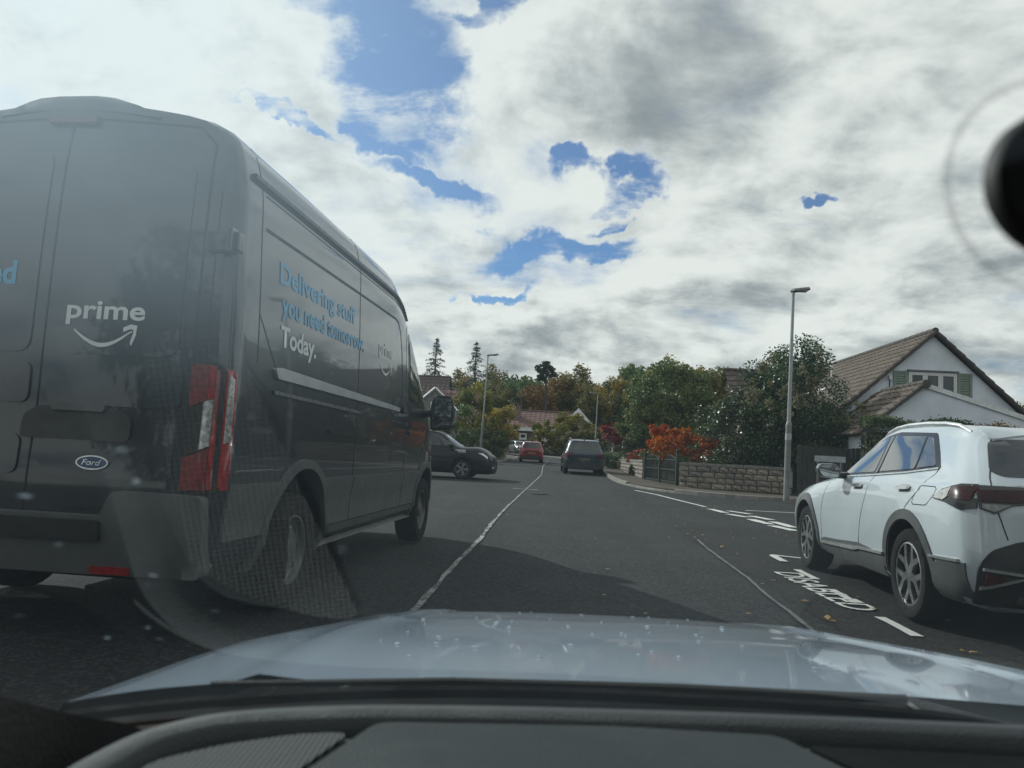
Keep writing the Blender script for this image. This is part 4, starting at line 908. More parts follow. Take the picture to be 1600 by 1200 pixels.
# black car crossing from the side street: its nose shows past the van
nose = at(771, 725, 26.0); L = 4.3
tb, bb = car('hatchback', 'black car nosing out of the side street behind the van', (nose.x-L*.99, 26.35, gz(26)-.01), heading(1, -.03), PK, L=L, Wd=.89, Hh=1.60, rear_x=.34, wbase=2.68, wr=.325, xf=.775, hk=1.15)
for i, (x0, z0, w) in enumerate(((3.05, .93, .34), (3.15, .875, .24))):
    MBx = MB()
    k = 0; x = x0
    while x < x0+w:
        dw = random.uniform(.02, .05); f = bb.side(-1, .004); MBx.add([f(x, z0), f(x+dw, z0), f(x+dw, z0+.028), f(x, z0+.028)], [(0, 1, 2, 3)]); x += dw+.012
    o = MBx.build('lettering', WHITET, tb); o['kind'] = 'stuff'
PS = paint('silver_paint', (.30, .32, .34), metal=.6, rough=.3)
p = at(806, 704, 86); car('hatchback', 'silver car parked half hidden behind the leafy bush, facing the road', (p.x-.3, 88.6, gz(88)+.06), heading(.35, -1), PS, L=4.1, Wd=.86, Hh=1.48)
n_ = at(1104, 733, 29.6)
car('hatchback', 'pale car behind the stone garden wall, only its bonnet showing', (n_.x+3.86, 29.9, gz(29)-.04), heading(-1, .06), paint('pale_paint', (.62, .65, .66), rough=.35), L=3.9, Wd=.85, Hh=1.42)
# ================================================================== the car the picture is taken from: bonnet, dashboard, windscreen, mirror
def build_own_car():
    t = thing('car', 'silver car seen from its front seat, bonnet and dark dashboard behind the windscreen', 'car', (0, 0, 0), YAW)
    HP = paint('silver_blue_paint', (.38, .47, .58), metal=.15, rough=.30)
    DASH = mat('dash_plastic', (.026, .033, .037), .70, spec=.25, bump=.35, bscale=420, var=.06, scale=3)
    RIDGE = mat('dash_pad', (.048, .056, .061), .62, spec=.3, bump=.4, bscale=380, var=.06, scale=3)
    BLACK = mat('cowl_black', (.008, .009, .010), .95, spec=.08, bump=.2, bscale=300)
    cx = .25
    # bonnet: crowned sheet, fender crowns either side, rounded nose
    def hood_z(y): return float(pchip([.70, .9, 1.3, 1.7, 2.0, 2.15, 2.24, 2.28], [.795, .774, .731, .675, .632, .594, .53, .45], min(2.28, y)))
    def edge_l(y): return float(pchip([.70, .9, 1.4, 1.8, 2.0, 2.15, 2.24, 2.28], [-.43, -.435, -.45, -.40, -.32, -.20, -.06, .0], y))
    def edge_r(y): return float(pchip([.70, .9, 1.4, 1.8, 2.0, 2.15, 2.24, 2.28], [.97, .97, .955, .90, .82, .70, .56, .5], y))
    vv = list(np.linspace(0, .80, 27)) + list(np.linspace(.81, 1.0, 14)); us = np.linspace(-1, 1, 49); rows = []
    for v_ in vv:
        y = .93 + (2.28-.93)*v_
        l, r_ = edge_l(y), edge_r(y); row = []
        for u_ in us:
            x = (l+r_)/2 + (r_-l)/2*u_
            crown = (-.012 - .016*min(1, max(0, y-.9)/.5))*abs(u_)**2.2 - .010*(max(0, abs(u_)-.82)/.18)**2
            crease = .010*math.exp(-((abs(u_)-.74)/.035)**2)          # raised feature line
            roll = .006*u_                                            # the car leans a touch to its near side
            y2 = y - .13*abs((x-.25)/.70)**2.3*(1-v_)**1.5
            row.append((x, y2, hood_z(y2) + (crown + crease + roll)*min(1, (2.34-y)/.5)))
        rows.append([(row[0][0]-.03, row[0][1], row[0][2]-.10), (row[0][0]-.02, row[0][1], row[0][2]-.03)] + row + [(row[-1][0]+.02, row[-1][1], row[-1][2]-.03), (row[-1][0]+.03, row[-1][1], row[-1][2]-.10)])
    bon = MB().grid(rows).build('bonnet', HP, t, smooth=50)
    # dried drops on the paint
    dr = MB(); rd = random.Random(4)
    for _ in range(55):
        i = rd.randrange(4, 26); j = rd.randrange(9, 36); p = Vector(rows[i][j]); s_ = rd.uniform(.0015, .0045)
        dr.add([(p.x+s_*math.cos(k*PI/4)*1.5*rd.uniform(.6, 1.2), p.y+s_*math.sin(k*PI/4), p.z+.0012-.16*s_*math.sin(k*PI/4)) for k in range(8)] + [(p.x, p.y, p.z+.003)], [(k, (k+1) % 8, 8) for k in range(8)])
    dr = dr.build('dried_drops', mat('dried_drop', (.42, .50, .59), .6), t); dr['kind'] = 'stuff'
    # scuttle panel and lower windscreen band
    def bl(x): s = (x-.17)/.62; return .815 - .085*abs(s)**2.3            # forward position of the glass base
    def bz(x): s = (x-.17)/.62; return .777 - .030*abs(s)**2.3 + .014*max(0, (x-.2))
    X = np.linspace(-.62, 1.05, 60)
    band = MB(); band.grid([[(x, bl(x)+.16, bz(x)-.045), (x, bl(x)+.12, bz(x)-.018), (x, bl(x)+.07, bz(x)-.010), (x, bl(x)+.02, bz(x)-.006), (x, bl(x)-.04, bz(x)-.002), (x, bl(x)-.08, bz(x)-.004), (x, bl(x)-.10, bz(x)-.03), (x, bl(x)-.115, bz(x)-.06)] for x in X])
    band.build('scuttle', BLACK, t, smooth=60)
    MB().tube([(x, bl(x)+.018, bz(x)+.006) for x in X], .006, 6).build('windscreen_seal', RUBBER, t, smooth=50)
    # wiper arm parked along the base
    MB().tube([(-.30, .835, .772), (-.05, .865, .779), (.20, .872, .782), (.45, .868, .784)], [.003, .004, .005, .005], 6).build('wiper', BLKPL, t, smooth=50)
    # dashboard: padded ridge that swings round the near end, groove, pad
    ctrl = [(-.285, .36), (-.280, .46), (-.274, .54), (-.262, .595), (-.225, .640), (-.165, .664), (-.09, .679), (.05, .690), (.25, .695), (.50, .692), (.80, .675), (1.12, .64)]
    cum = [0]
    for a_, b_ in zip(ctrl, ctrl[1:]): cum.append(cum[-1]+math.hypot(b_[0]-a_[0], b_[1]-a_[1]))
    sq = np.linspace(0, cum[-1], 120); RX = pchip(cum, [c[0] for c in ctrl], sq); RY = pchip(cum, [c[1] for c in ctrl], sq)
    def top_z(x): return .809 + .012*(x-.1)
    rows = []
    for i in range(120):
        a_, b_ = max(0, i-1), min(119, i+1); tx, ty = RX[b_]-RX[a_], RY[b_]-RY[a_]; l = math.hypot(tx, ty); nx, ny = -ty/l, tx/l
        w = .017; z = top_z(RX[i])
        prof = [(w+.035, -.05), (w+.006, -.016), (w*.85, -.003), (w*.35, .002), (-w*.35, .002), (-w*.8, -.003), (-w-.003, -.012), (-w-.005, -.04)]
        rows.append([(RX[i]+nx*d, RY[i]+ny*d, z+dz) for d, dz in prof])
    MB().grid(rows).build('dash_ridge', RIDGE, t, smooth=60)
    def rg_y(x): return float(np.interp(x, RX[20:], RY[20:]))
    rows = []
    for x in np.linspace(-.262, 1.1, 70):
        yr = rg_y(x)-.022 if x > -.255 else .52; z0 = top_z(x)
        yr = max(yr, .45)
        rows.append([(x, yr, z0-.05), (x, yr-.006, z0-.020), (x, yr-.012, z0-.012), (x, yr-.03, z0-.010), (x, min(.50, yr-.04), z0-.011), (x, .38, z0-.02), (x, .30, z0-.045), (x, .27, z0-.12)])
    MB().grid(rows).build('dashboard', DASH, t, smooth=60)
    # speaker grille set in the pad, perforated
    SPK = bpy.data.materials.new('speaker_mesh'); SPK.use_nodes = True; q = NT(SPK.node_tree)
    tc = q.new('ShaderNodeTexCoord').outputs['Object']
    mp = q.new('ShaderNodeMapping', ins={'Vector': tc, 'Scale': (1, 1, 0)}).outputs[0]
    vo = q.new('ShaderNodeTexVoronoi', voronoi_dimensions='2D', ins={'Vector': mp, 'Scale': 230.0, 'Randomness': 0.0})
    hole = q.smooth(vo.outputs['Distance'], .27, .36)
    pr = q.new('ShaderNodeBsdfPrincipled', ins={'Base Color': q.mix(hole, (.002, .002, .002, 1), (.11, .118, .122, 1)), 'Specular IOR Level': .06, 'Roughness': .8})
    bp = q.new('ShaderNodeBump', ins={'Strength': .6, 'Distance': .002, 'Height': hole}); q.l.new(bp.outputs[0], pr.inputs['Normal'])
    q.new('ShaderNodeOutputMaterial', ins={0: pr.outputs[0]})
    def pad_z(x, y): return top_z(x)-.0105 - .010*max(0, (.50-y)/.12)
    def plate(name, poly, m, h, z=0.0, step=.03):
        bm = cut_poly(poly, step); be = [e for e in bm.edges if e.is_boundary]; g = bmesh.ops.extrude_edge_only(bm, edges=be)
        nv = [v for v in g['geom'] if isinstance(v, bmesh.types.BMVert)]; ids = set(nv)
        for v in bm.verts: v.co.z = pad_z(v.co.x, v.co.y)+z+(h if v not in ids else -.004)
        bmesh.ops.recalc_face_normals(bm, faces=bm.faces); me = bpy.data.meshes.new(name); bm.to_mesh(me); bm.free(); me.materials.append(m); return link(name, me, t)
    plate('speaker_grille', fillet([(-.252, .38), (-.19, .38), (-.115, .642), (-.155, .634), (-.205, .606), (-.243, .57)], .015, 5), SPK, .004)
    # raised centre panel between the two vents
    plate('dash_panel', fillet([(-.19, .36), (.35, .36), (.235, .655), (.10, .662), (-.095, .650)], .014, 4), DASH, .010)
    plate('demister_vent', fillet([(.37, .42), (.95, .40), (.95, .60), (.60, .645), (.255, .655)], .012, 4), BLACK, .003)
    # near-side windscreen pillar trim
    pil = MB()
    pts = [(-.40, .60, .80), (-.46, .55, .85), (-.54, .44, .93), (-.62, .24, 1.07), (-.68, .04, 1.22), (-.70, -.15, 1.33)]
    pil.tube(pts, [.03, .05, .055, .06, .06, .06], 12, flat=(1.0, .75)); pil.build('pillar_trim', mat('pillar_plastic', (.030, .031, .033), .6, bump=.3, bscale=300), t, smooth=60)
    pts = [(x, y, z) for x, y, z in ((1.02, .66, .765), (1.08, .58, .82), (1.14, .44, .92), (1.20, .22, 1.08), (1.22, .02, 1.24), (1.22, -.15, 1.35))]
    MB().tube(pts, .06, 12, flat=(1.0, .75)).build('pillar_trim', MATS['pillar_plastic'], t, smooth=60)
    # corner cover where dash meets pillar
    edge = [(-.42, .46, .895), (-.36, .505, .868), (-.335, .535, .850), (-.318, .56, .835), (-.306, .585, .822), (-.298, .612, .810), (-.292, .64, .798), (-.288, .655, .788)]
    cv = MB(); cv.grid([[(x-.02*k-.0*k, y-.045*k*(1+.3*k), z-.030*k*k-.006*k) for (x, y, z) in edge] for k in np.linspace(0, 3.2, 9)])
    cv.build('corner_trim', MATS['pillar_plastic'], t, smooth=60)
    # roof lining behind the head of the glass, doors' top trim
    rf = MB(); rf.grid([[(x, y, 1.40 + .03*math.cos((x-.25)*1.6) + .02*math.sin(max(0, (.1-y))*1.5)) for x in np.linspace(-.72, 1.24, 12)] for y in np.linspace(-.06, -1.6, 10)])
    rl = rf.build('roof_lining', mat('roof_cloth', (.35, .34, .32), .9), t, smooth=60)
    # windscreen: curved laminated pane with a film of dust
    m = bpy.data.materials.new('windscreen_glass'); m.use_nodes = True; q = NT(m.node_tree)
    tc = q.new('ShaderNodeTexCoord').outputs['Object']
    fc = q.new('ShaderNodeLayerWeight', ins={'Blend': .5}).outputs['Facing']
    fr = q.math('MULTIPLY_ADD', q.math('POWER', fc, 5.0), .96, .04)
    tr = q.new('ShaderNodeBsdfTransparent', ins={'Color': (.79, .92, .985, 1)})
    gl = q.new('ShaderNodeBsdfGlossy', ins={'Color': (1, 1, 1, 1), 'Roughness': 0.0})
    base = q.new('ShaderNodeMixShader', ins={0: q.math('MULTIPLY', fr, 1.7), 1: tr.outputs[0], 2: gl.outputs[0]})
    # dust: thin even film, wiped smears, dried spots and a painted sun-glare veil
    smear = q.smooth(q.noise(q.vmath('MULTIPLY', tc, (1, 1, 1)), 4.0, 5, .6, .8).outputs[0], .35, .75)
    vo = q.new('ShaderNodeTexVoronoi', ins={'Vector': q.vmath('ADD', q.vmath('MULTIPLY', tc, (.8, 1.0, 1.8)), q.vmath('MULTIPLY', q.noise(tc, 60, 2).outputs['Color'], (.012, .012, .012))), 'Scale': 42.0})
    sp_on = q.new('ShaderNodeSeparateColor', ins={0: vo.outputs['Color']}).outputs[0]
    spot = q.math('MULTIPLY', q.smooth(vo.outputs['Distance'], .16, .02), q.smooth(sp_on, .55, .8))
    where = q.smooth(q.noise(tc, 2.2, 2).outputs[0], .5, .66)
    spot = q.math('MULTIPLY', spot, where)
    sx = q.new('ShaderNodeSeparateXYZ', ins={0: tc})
    glare_veil = q.math('MULTIPLY', q.smooth(sx.outputs[2], 1.035, 1.18), q.smooth(sx.outputs[0], .05, -.14))      # sun glare painted as a thicker film towards the upper left
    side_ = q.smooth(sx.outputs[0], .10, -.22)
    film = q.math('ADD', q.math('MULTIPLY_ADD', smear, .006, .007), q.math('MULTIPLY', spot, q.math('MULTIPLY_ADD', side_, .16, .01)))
    film = q.math('ADD', film, q.math('MULTIPLY', glare_veil, q.math('MULTIPLY_ADD', smear, .08, .30)))
    tl = q.new('ShaderNodeBsdfTranslucent', ins={'Color': (.54, .78, .98, 1)}); df = q.new('ShaderNodeBsdfDiffuse', ins={'Color': (.54, .78, .98, 1)})  # blue of the glare and cool shadows put into the film colour
    dust_and_glare = q.new('ShaderNodeMixShader', ins={0: .25, 1: tl.outputs[0], 2: df.outputs[0]})
    fin = q.new('ShaderNodeMixShader', ins={0: film, 1: base.outputs[0], 2: dust_and_glare.outputs[0]})
    q.new('ShaderNodeOutputMaterial', ins={0: fin.outputs[0]})
    rows = []; rake = R(31)
    for i in range(25):
        s = i/24; row = []
        for x in np.linspace(-.66, 1.16, 40):
            L = 1.02*s - .012; c = abs((x-.25)/.9)**2.2
            row.append((x, bl(x)-.045 - L*math.cos(rake)*(1-.06*s) + .0, .783 - .012*abs((x-.17)/.62)**2.3 + L*math.sin(rake) + .012*math.sin(PI*s)))
        rows.append(row)
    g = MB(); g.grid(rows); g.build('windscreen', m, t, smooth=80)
    # rear-view mirror on its stalk, with a faint added ring imitating its ghost reflection in the glass
    rm = bpy.data.objects.new('rear_view_mirror', None); COL.objects.link(rm); rm.parent = t
    DD = .235; xl = .632*DD; zc = CAM_H + .405*DD; rz = .0245; yc = DD
    def stadium(k, y, rx=.115, off=0.0, n=18):
        out = []
        for i in range(n+1):
            a = PI/2 + PI*i/n; out.append((xl+rz+(rz*k+off)*math.cos(a), y, zc+(rz*k+off)*math.sin(a)))
        for i in range(n+1):
            a = -PI/2 + PI*i/n; out.append((xl+2*rx+(rz*k+off)*math.cos(a), y, zc+(rz*k+off)*math.sin(a)))
        return out
    rr = [(.0, .94), (.002, 1.0), (.006, 1.0), (.010, .85), (.014, .6), (.016, .1)]; n = 38
    MB().add([p for dy, k in rr for p in stadium(k, yc+dy)], [(i*n+j, i*n+(j+1) % n, (i+1)*n+(j+1) % n, (i+1)*n+j) for i in range(5) for j in range(n)] + [tuple(range(n)), tuple(5*n+j for j in range(n))]).build('mirror_housing', mat('mirror_black', (.006, .006, .007), .6), rm, smooth=50)
    MB().add(stadium(.9, yc-.001), [tuple(range(n))]).build('mirror_glass', mat('mirror_night_glass', (.02, .022, .024), .1), rm)
    cxm = xl+.13
    MB().tube([(cxm, yc+.03, zc+.01), (cxm, yc+.035, zc+.06), (cxm, yc-.02, zc+.12)], .012, 8).build('mirror_stalk', BLKPL, rm, smooth=50)
    lm = bpy.data.materials.new('ghost_ring'); lm.use_nodes = True; q = NT(lm.node_tree)
    mx = q.new('ShaderNodeMixShader', ins={0: .15, 1: q.new('ShaderNodeBsdfTransparent').outputs[0], 2: q.new('ShaderNodeBsdfDiffuse', ins={'Color': (.10, .13, .17, 1)}).outputs[0]})
    q.new('ShaderNodeOutputMaterial', ins={0: mx.outputs[0]})
    ring = stadium(1.0, yc+.006, off=.0115)
    MB().tube(ring + ring[:1], .0013, 6, cap=False).build('mirror_ghost', lm, rm, smooth=50)  # faint ring shaped to imitate the mirror's ghost image
build_own_car()
# ================================================================== houses
def wall_mat(name, c, var=.08, bump=.6, bs=70, stain=.25):
    return mat(name, c, .9, var=var, scale=1.2, bump=bump, bscale=bs, dirt=stain, dirtcol=tuple(x*.6 for x in c))
WHITEW = wall_mat('white_render', (.68, .73, .80), stain=.12); TILEB = mat('brown_roof_tile', (.105, .078, .062), .85, var=.22, scale=3.0, bump=.5, bscale=30, dirt=.5, dirtcol=(.09, .085, .06))
TILED = mat('dark_roof_tile', (.075, .055, .048), .85, var=.2, scale=3, bump=.5, bscale=30, dirt=.4, dirtcol=(.05, .05, .04))
VERGE = mat('verge_tile', (.060, .048, .042), .85, var=.2, scale=6)
UPVC = mat('white_upvc', (.58, .60, .61), .4, var=.04); SHUT = mat('sage_shutter', (.16, .215, .165), .55, var=.08)
PANE = mat('window_pane', (.035, .042, .045), .03, spec=.8, var=0.0); BARGE = mat('white_bargeboard', (.62, .64, .65), .5)
LEAD = mat('lead_flashing', (.13, .13, .135), .6)
def roof_slope(parent, e0, e1, r0, r1, m, course=.32, th=.05, tile=.33, name='roof', tiles=False, rows=None):
    """one slope of a roof: eave e0-e1, ridge r0-r1, laid as overlapping courses; each course steps over the one below"""
    rf = bpy.data.objects.new(name, None); COL.objects.link(rf); rf.parent = parent
    e0, e1, r0, r1 = map(Vector, (e0, e1, r0, r1)); n = (e1-e0).cross(r0-e0).normalized()
    if n.z < 0: n = -n
    L = (r0-e0).length; k = rows or max(3, int(round(L/course)))
    for i in range(k):
        a, b = i/k, min(1.0, (i+1.12)/k)
        p0, p1 = e0.lerp(r0, a), e1.lerp(r1, a); q0, q1 = e0.lerp(r0, b), e1.lerp(r1, b)
        W = (p1-p0).length; nt = max(1, int(round(W/tile)))
        rowv = []; mb = MB()
        # the course is a run of shallow profiled tiles: rolls every tile width
        prof = []
        for j in range(nt):
            for f_, h in ((0, .0), (.55, .006), (.72, .030), (.88, .030)): prof.append(((j+f_)/nt, h))
        prof.append((1.0, 0.0))
        lo = [p0.lerp(p1, f_) + n*(th+h+random.uniform(-.004, .004)) for f_, h in prof]; hi = [q0.lerp(q1, f_) + n*(th*.25+h) for f_, h in prof]; fr = [p0.lerp(p1, f_) - n*.01 for f_, h in prof]
        mb.grid([[tuple(x) for x in fr], [tuple(x) for x in lo], [tuple(x) for x in hi]])
        mb.build('tile_course', m, rf)
    return rf
def gable_wall(parent, name, pts, y0, y1, m):   # polygon in x, z standing across the view, from y0 to y1
    return MB().prism(pts, lambda a, c, d: (a, d, c), y0, y1).build(name, m, parent)
def window(parent, x0, x1, z0, z1, y, panes=3, bar=.06, m=UPVC, depth=.09, transom=None):
    w = bpy.data.objects.new('window', None); COL.objects.link(w); w.parent = parent
    f = MB(); f.box(((x0+x1)/2, y-depth/2+.02, z0+bar/2), (x1-x0, depth, bar)); f.box(((x0+x1)/2, y-depth/2+.02, z1-bar/2), (x1-x0, depth, bar))
    for i in range(panes+1):
        x = x0+bar/2 + (x1-x0-bar)*i/panes; f.box((x, y-depth/2+.022, (z0+z1)/2), (bar, depth-.004, z1-z0-2*bar))
    f.build('window_frame', m, w)
    MB().box(((x0+x1)/2, y-depth/2-.03, z0-.03), (x1-x0+.10, depth+.08, .05)).build('window_sill', m, w)
    for i in range(panes):
        a = x0+bar + (x1-x0-bar)*i/panes; b = x0 + (x1-x0-bar)*(i+1)/panes
        s = MB()
        for q in ((a+.03, (z0+z1)/2, .045, z1-z0-2*bar), (b-.03, (z0+z1)/2, .045, z1-z0-2*bar)): s.box((q[0], y-.045, q[1]), (q[2], .05, q[3]))
        for zz in (z0+bar+.025, z1-bar-.025): s.box(((a+b)/2, y-.046, zz), (b-a-.10, .048, .045))
        s.build('sash', m, w)
        MB().box(((a+b)/2, y-.028, (z0+z1)/2), (b-a-.02, .012, z1-z0-2*bar)).build('pane', PANE, w)
    return w
def build_white_house():
    Y = 28.0; A = at(1458, 519, Y); Lp = at(1338, 618, Y); Rp = at(1590, 640, Y)
    t = thing('house', 'white rendered house with brown tiled gable roof and green window shutters', 'house', (0, 0, 0))
    g0 = gz(Y)+.08
    sl = (A.z-Lp.z)/(A.x-Lp.x); sr = (A.z-Rp.z)/(Rp.x-A.x)
    eL = A.x-4.6; zL = A.z-sl*4.6; eR = A.x+5.2; zR = A.z-sr*5.2; D = 15.0
    gable_wall(t, 'gable_wall', [(eL+.3, g0), (eR-.3, g0), (eR-.3, zR+.3*sr-.12), (A.x, A.z-.12), (eL+.3, zL+.3*sl-.12)], Y, Y+.3, WHITEW)
    MB().box((eL+.45, Y+D/2, (g0+zL)/2), (.3, D, zL-g0)).build('side_wall', WHITEW, t); MB().box((eR-.45, Y+D/2, (g0+zR)/2), (.3, D, zR-g0)).build('side_wall', WHITEW, t)
    rl = roof_slope(t, (eL, Y-.18, zL), (eL, Y+D, zL), (A.x, Y-.18, A.z), (A.x, Y+D, A.z), TILEB, .33, tile=.34)
    rr = roof_slope(t, (eR, Y-.18, zR), (eR, Y+D, zR), (A.x, Y-.18, A.z), (A.x, Y+D, A.z), TILEB, .33, tile=.34)
    # ridge tiles and verge
    for k in range(int(D/.45)): MB().tube([(A.x, Y-.2+k*.45, A.z+.03), (A.x, Y+.24+k*.45, A.z+.03)], [.115, .105], 8).build('ridge_tile', VERGE, rl, smooth=40)
    for (ex, ez, rf) in ((eL, zL, rl), (eR, zR, rr)):
        a, b = Vector((ex, Y-.2, ez-.02)), Vector((A.x, Y-.2, A.z-.02)); n = 16
        for k in range(n):
            p, q = a.lerp(b, k/n), a.lerp(b, (k+1.05)/n)
            MB().tube([p+Vector((0, 0, .03)), q], [.085, .075], 6).build('verge_tile', VERGE, rf, smooth=40)
    # dormer window with shutters
    w0, w1 = at(1419, 577, Y), at(1494, 590, Y); zt = (w0.z+w1.z)/2+.02
    window(t, w0.x, w1.x, zt-1.25, zt, Y, 3)
    MB().box(((w0.x+w1.x)/2, Y-.06, zt+.05), (w1.x-w0.x+.1, .14, .05)).build('window_head', LEAD, t)
    for xa, xb in ((at(1395.5, 590, Y).x, at(1417, 590, Y).x), (at(1496, 600, Y).x, at(1518, 600, Y).x)):
        s = bpy.data.objects.new('shutter', None); COL.objects.link(s); s.parent = t; z0, z1 = zt-1.15, zt+.02
        f = MB()
        for x in (xa+.04, xb-.04): f.box((x, Y-.03, (z0+z1)/2), (.08, .05, z1-z0))
        for z in (z0+.04, z1-.04): f.box(((xa+xb)/2, Y-.03, z), (xb-xa-.16, .048, .08))
        f.build('shutter_frame', SHUT, s); ns = 11
        for k in range(ns):
            z = z0+.1+(z1-z0-.2)*(k+.5)/ns
            MB().add([(xa+.08, Y-.012, z+.045), (xb-.08, Y-.012, z+.045), (xb-.08, Y-.05, z-.04), (xa+.08, Y-.05, z-.04), (xa+.08, Y-.002, z+.045), (xb-.08, Y-.002, z+.045), (xb-.08, Y-.04, z-.05), (xa+.08, Y-.04, z-.05)], [(0, 1, 2, 3), (7, 6, 5, 4), (0, 3, 7, 4), (1, 5, 6, 2), (3, 2, 6, 7), (0, 4, 5, 1)]).build('slat', SHUT, s)
    p = at(1390, 590, Y); MB().box((p.x, Y-.05, p.z), (.10, .12, .14)).build('alarm_box', UPVC, t)
    MB().tube([(p.x, Y-.02, p.z-.1), (p.x-.02, Y-.02, p.z-.9)], .02, 6).build('downpipe', BLKPL, t)
    # flue and roof windows on the slope that faces the street
    def on_slope(u_, v_, h=0.0): return Vector((eL+(A.x-eL)*u_, Y+v_, zL+(A.z-zL)*u_+h))
    f0 = on_slope(.70, 6.2); MB().tube([f0, f0+Vector((0, 0, .55)), f0+Vector((0, 0, .56)), f0+Vector((0, 0, .72))], [.05, .05, .09, .09], 10).build('flue', UPVC, t, smooth=40)
    for v0 in (5.6, 7.6):
        c = [on_slope(.36, v0, .10), on_slope(.36, v0+1.0, .10), on_slope(.60, v0+1.0, .10), on_slope(.60, v0, .10)]
        sk = MB().add([tuple(x) for x in c] + [tuple(x-Vector((0, 0, .1))) for x in c], [(0, 1, 2, 3), (0, 1, 5, 4), (1, 2, 6, 5), (2, 3, 7, 6), (3, 0, 4, 7)]).build('roof_window', UPVC, t)
        c2 = [on_slope(.385, v0+.09, .106), on_slope(.385, v0+.91, .106), on_slope(.575, v0+.91, .106), on_slope(.575, v0+.09, .106)]
        MB().add([tuple(x) for x in c2], [(0, 1, 2, 3)]).build('pane', PANE, sk)
    # lower wing in front: steep tiled slope to the street, long shallow slope the other way
    Y2 = 24.6; B = at(1442, 600, Y2); l2 = at(1358, 664, Y2); r2 = at(1600, 652, Y2); s1 = (B.z-l2.z)/(B.x-l2.x); s2 = (B.z-r2.z)/(r2.x-B.x)
    ex = B.x-2.0; ez = B.z-s1*2.0; fx = B.x+7.0; fz = B.z-s2*7.0
    gable_wall(t, 'wing_wall', [(ex+.25, g0-.1), (fx-.1, g0-.1), (fx-.1, fz+.1*s2-.06), (B.x, B.z-.06), (ex+.25, ez+.25*s1-.06)], Y2, Y2+.25, WHITEW)
    MB().box((ex+.4, (Y2+Y)/2+.1, (g0+ez)/2), (.28, Y-Y2-.3, ez-g0)).build('side_wall', WHITEW, t)
    r3 = roof_slope(t, (ex, Y2-.15, ez), (ex, Y-.02, ez), (B.x, Y2-.15, B.z), (B.x, Y-.02, B.z), TILEB, .33, tile=.34)
    r4 = roof_slope(t, (fx, Y2-.02, fz), (fx, Y-.02, fz), (B.x, Y2-.02, B.z), (B.x, Y-.02, B.z), TILEB, .4, tile=.34)
    for k in range(7): MB().tube([(B.x, Y2-.16+k*.45, B.z+.03), (B.x, Y2+.28+k*.45, B.z+.03)], [.10, .09], 8).build('ridge_tile', VERGE, r3, smooth=40)
    MB().lathe([(.001, -.03), (.13, -.03), (.14, .0), (.13, .05), (.001, .06)], (B.x, Y2-.24, B.z-.02), 'y', 16).build('ridge_end', VERGE, r3, smooth=40)
    a, b = Vector((ex, Y2-.17, ez-.02)), Vector((B.x, Y2-.17, B.z-.02))
    for k in range(11): MB().tube([a.lerp(b, k/11)+Vector((0, 0, .03)), a.lerp(b, (k+1.05)/11)], [.075, .065], 6).build('verge_tile', VERGE, r3, smooth=40)
    MB().prism([(B.x, B.z-.10), (fx, fz-.10), (fx, fz+.05), (B.x, B.z+.05)], lambda a_, c, d: (a_, d, c), Y2-.06, Y2-.02).build('bargeboard', BARGE, t)
build_white_house()

def simple_house(name, label, ridge0, ridge1, half, drop, g, wallm, tilem, over=.3, rows=9, course=.35):
    """ridge from ridge0 to ridge1 (level); slopes fall `drop` over `half` either side"""
    t = thing(name, label, 'house'); r0, r1 = Vector(ridge0), Vector(ridge1); d = (r1-r0).normalized(); n = Vector((d.y, -d.x, 0))
    for s in (1, -1):
        e0, e1 = r0+n*s*half-Vector((0, 0, drop)), r1+n*s*half-Vector((0, 0, drop))
        roof_slope(t, e0-d*over, e1+d*over, r0-d*over, r1+d*over, tilem, course, tile=.6, rows=rows)
        w0, w1 = e0-n*s*over, e1-n*s*over
        mb = MB(); k = n*s*.12; z0 = e0.z+.15
        mb.add([(w0.x, w0.y, g), (w1.x, w1.y, g), (w1.x, w1.y, z0), (w0.x, w0.y, z0)] + [(w0.x-k.x, w0.y-k.y, g), (w1.x-k.x, w1.y-k.y, g), (w1.x-k.x, w1.y-k.y, z0), (w0.x-k.x, w0.y-k.y, z0)], [(0, 1, 2, 3), (7, 6, 5, 4), (0, 4, 5, 1), (1, 5, 6, 2), (2, 6, 7, 3), (3, 7, 4, 0)]); mb.build('wall', wallm, t)
    for q, sg in ((r0, 1), (r1, -1)):
        mb = MB(); h = half-over; P = [q-n*h, q+n*h]; zz = q.z-drop*(h/half)-.05
        pts = [(P[0].x, P[0].y, g), (P[1].x, P[1].y, g), (P[1].x, P[1].y, zz), (q.x, q.y, q.z-.06), (P[0].x, P[0].y, zz)]
        pts += [(x+d.x*.15*sg, y+d.y*.15*sg, z) for x, y, z in pts]
        mb.add(pts, [(0, 1, 2, 3, 4), (9, 8, 7, 6, 5)] + [(i, (i+1) % 5, 5+(i+1) % 5, 5+i) for i in range(5)]); mb.build('gable_wall', wallm, t)
    MB().tube([r0-d*over+Vector((0, 0, .05)), r1+d*over+Vector((0, 0, .05))], .12, 8).build('ridge', VERGE, t)
    return t
# pale gable end showing between the trees
a = at(1135, 579, 46); g = gz(46)
h2 = simple_house('house', 'house with dark roof and pale gable end half hidden between the trees', (a.x+.1, 46, a.z), (a.x+9, 46.4, a.z), 3.6, 3.1, g, wall_mat('cream_render', (.42, .40, .35)), TILED, over=.25)
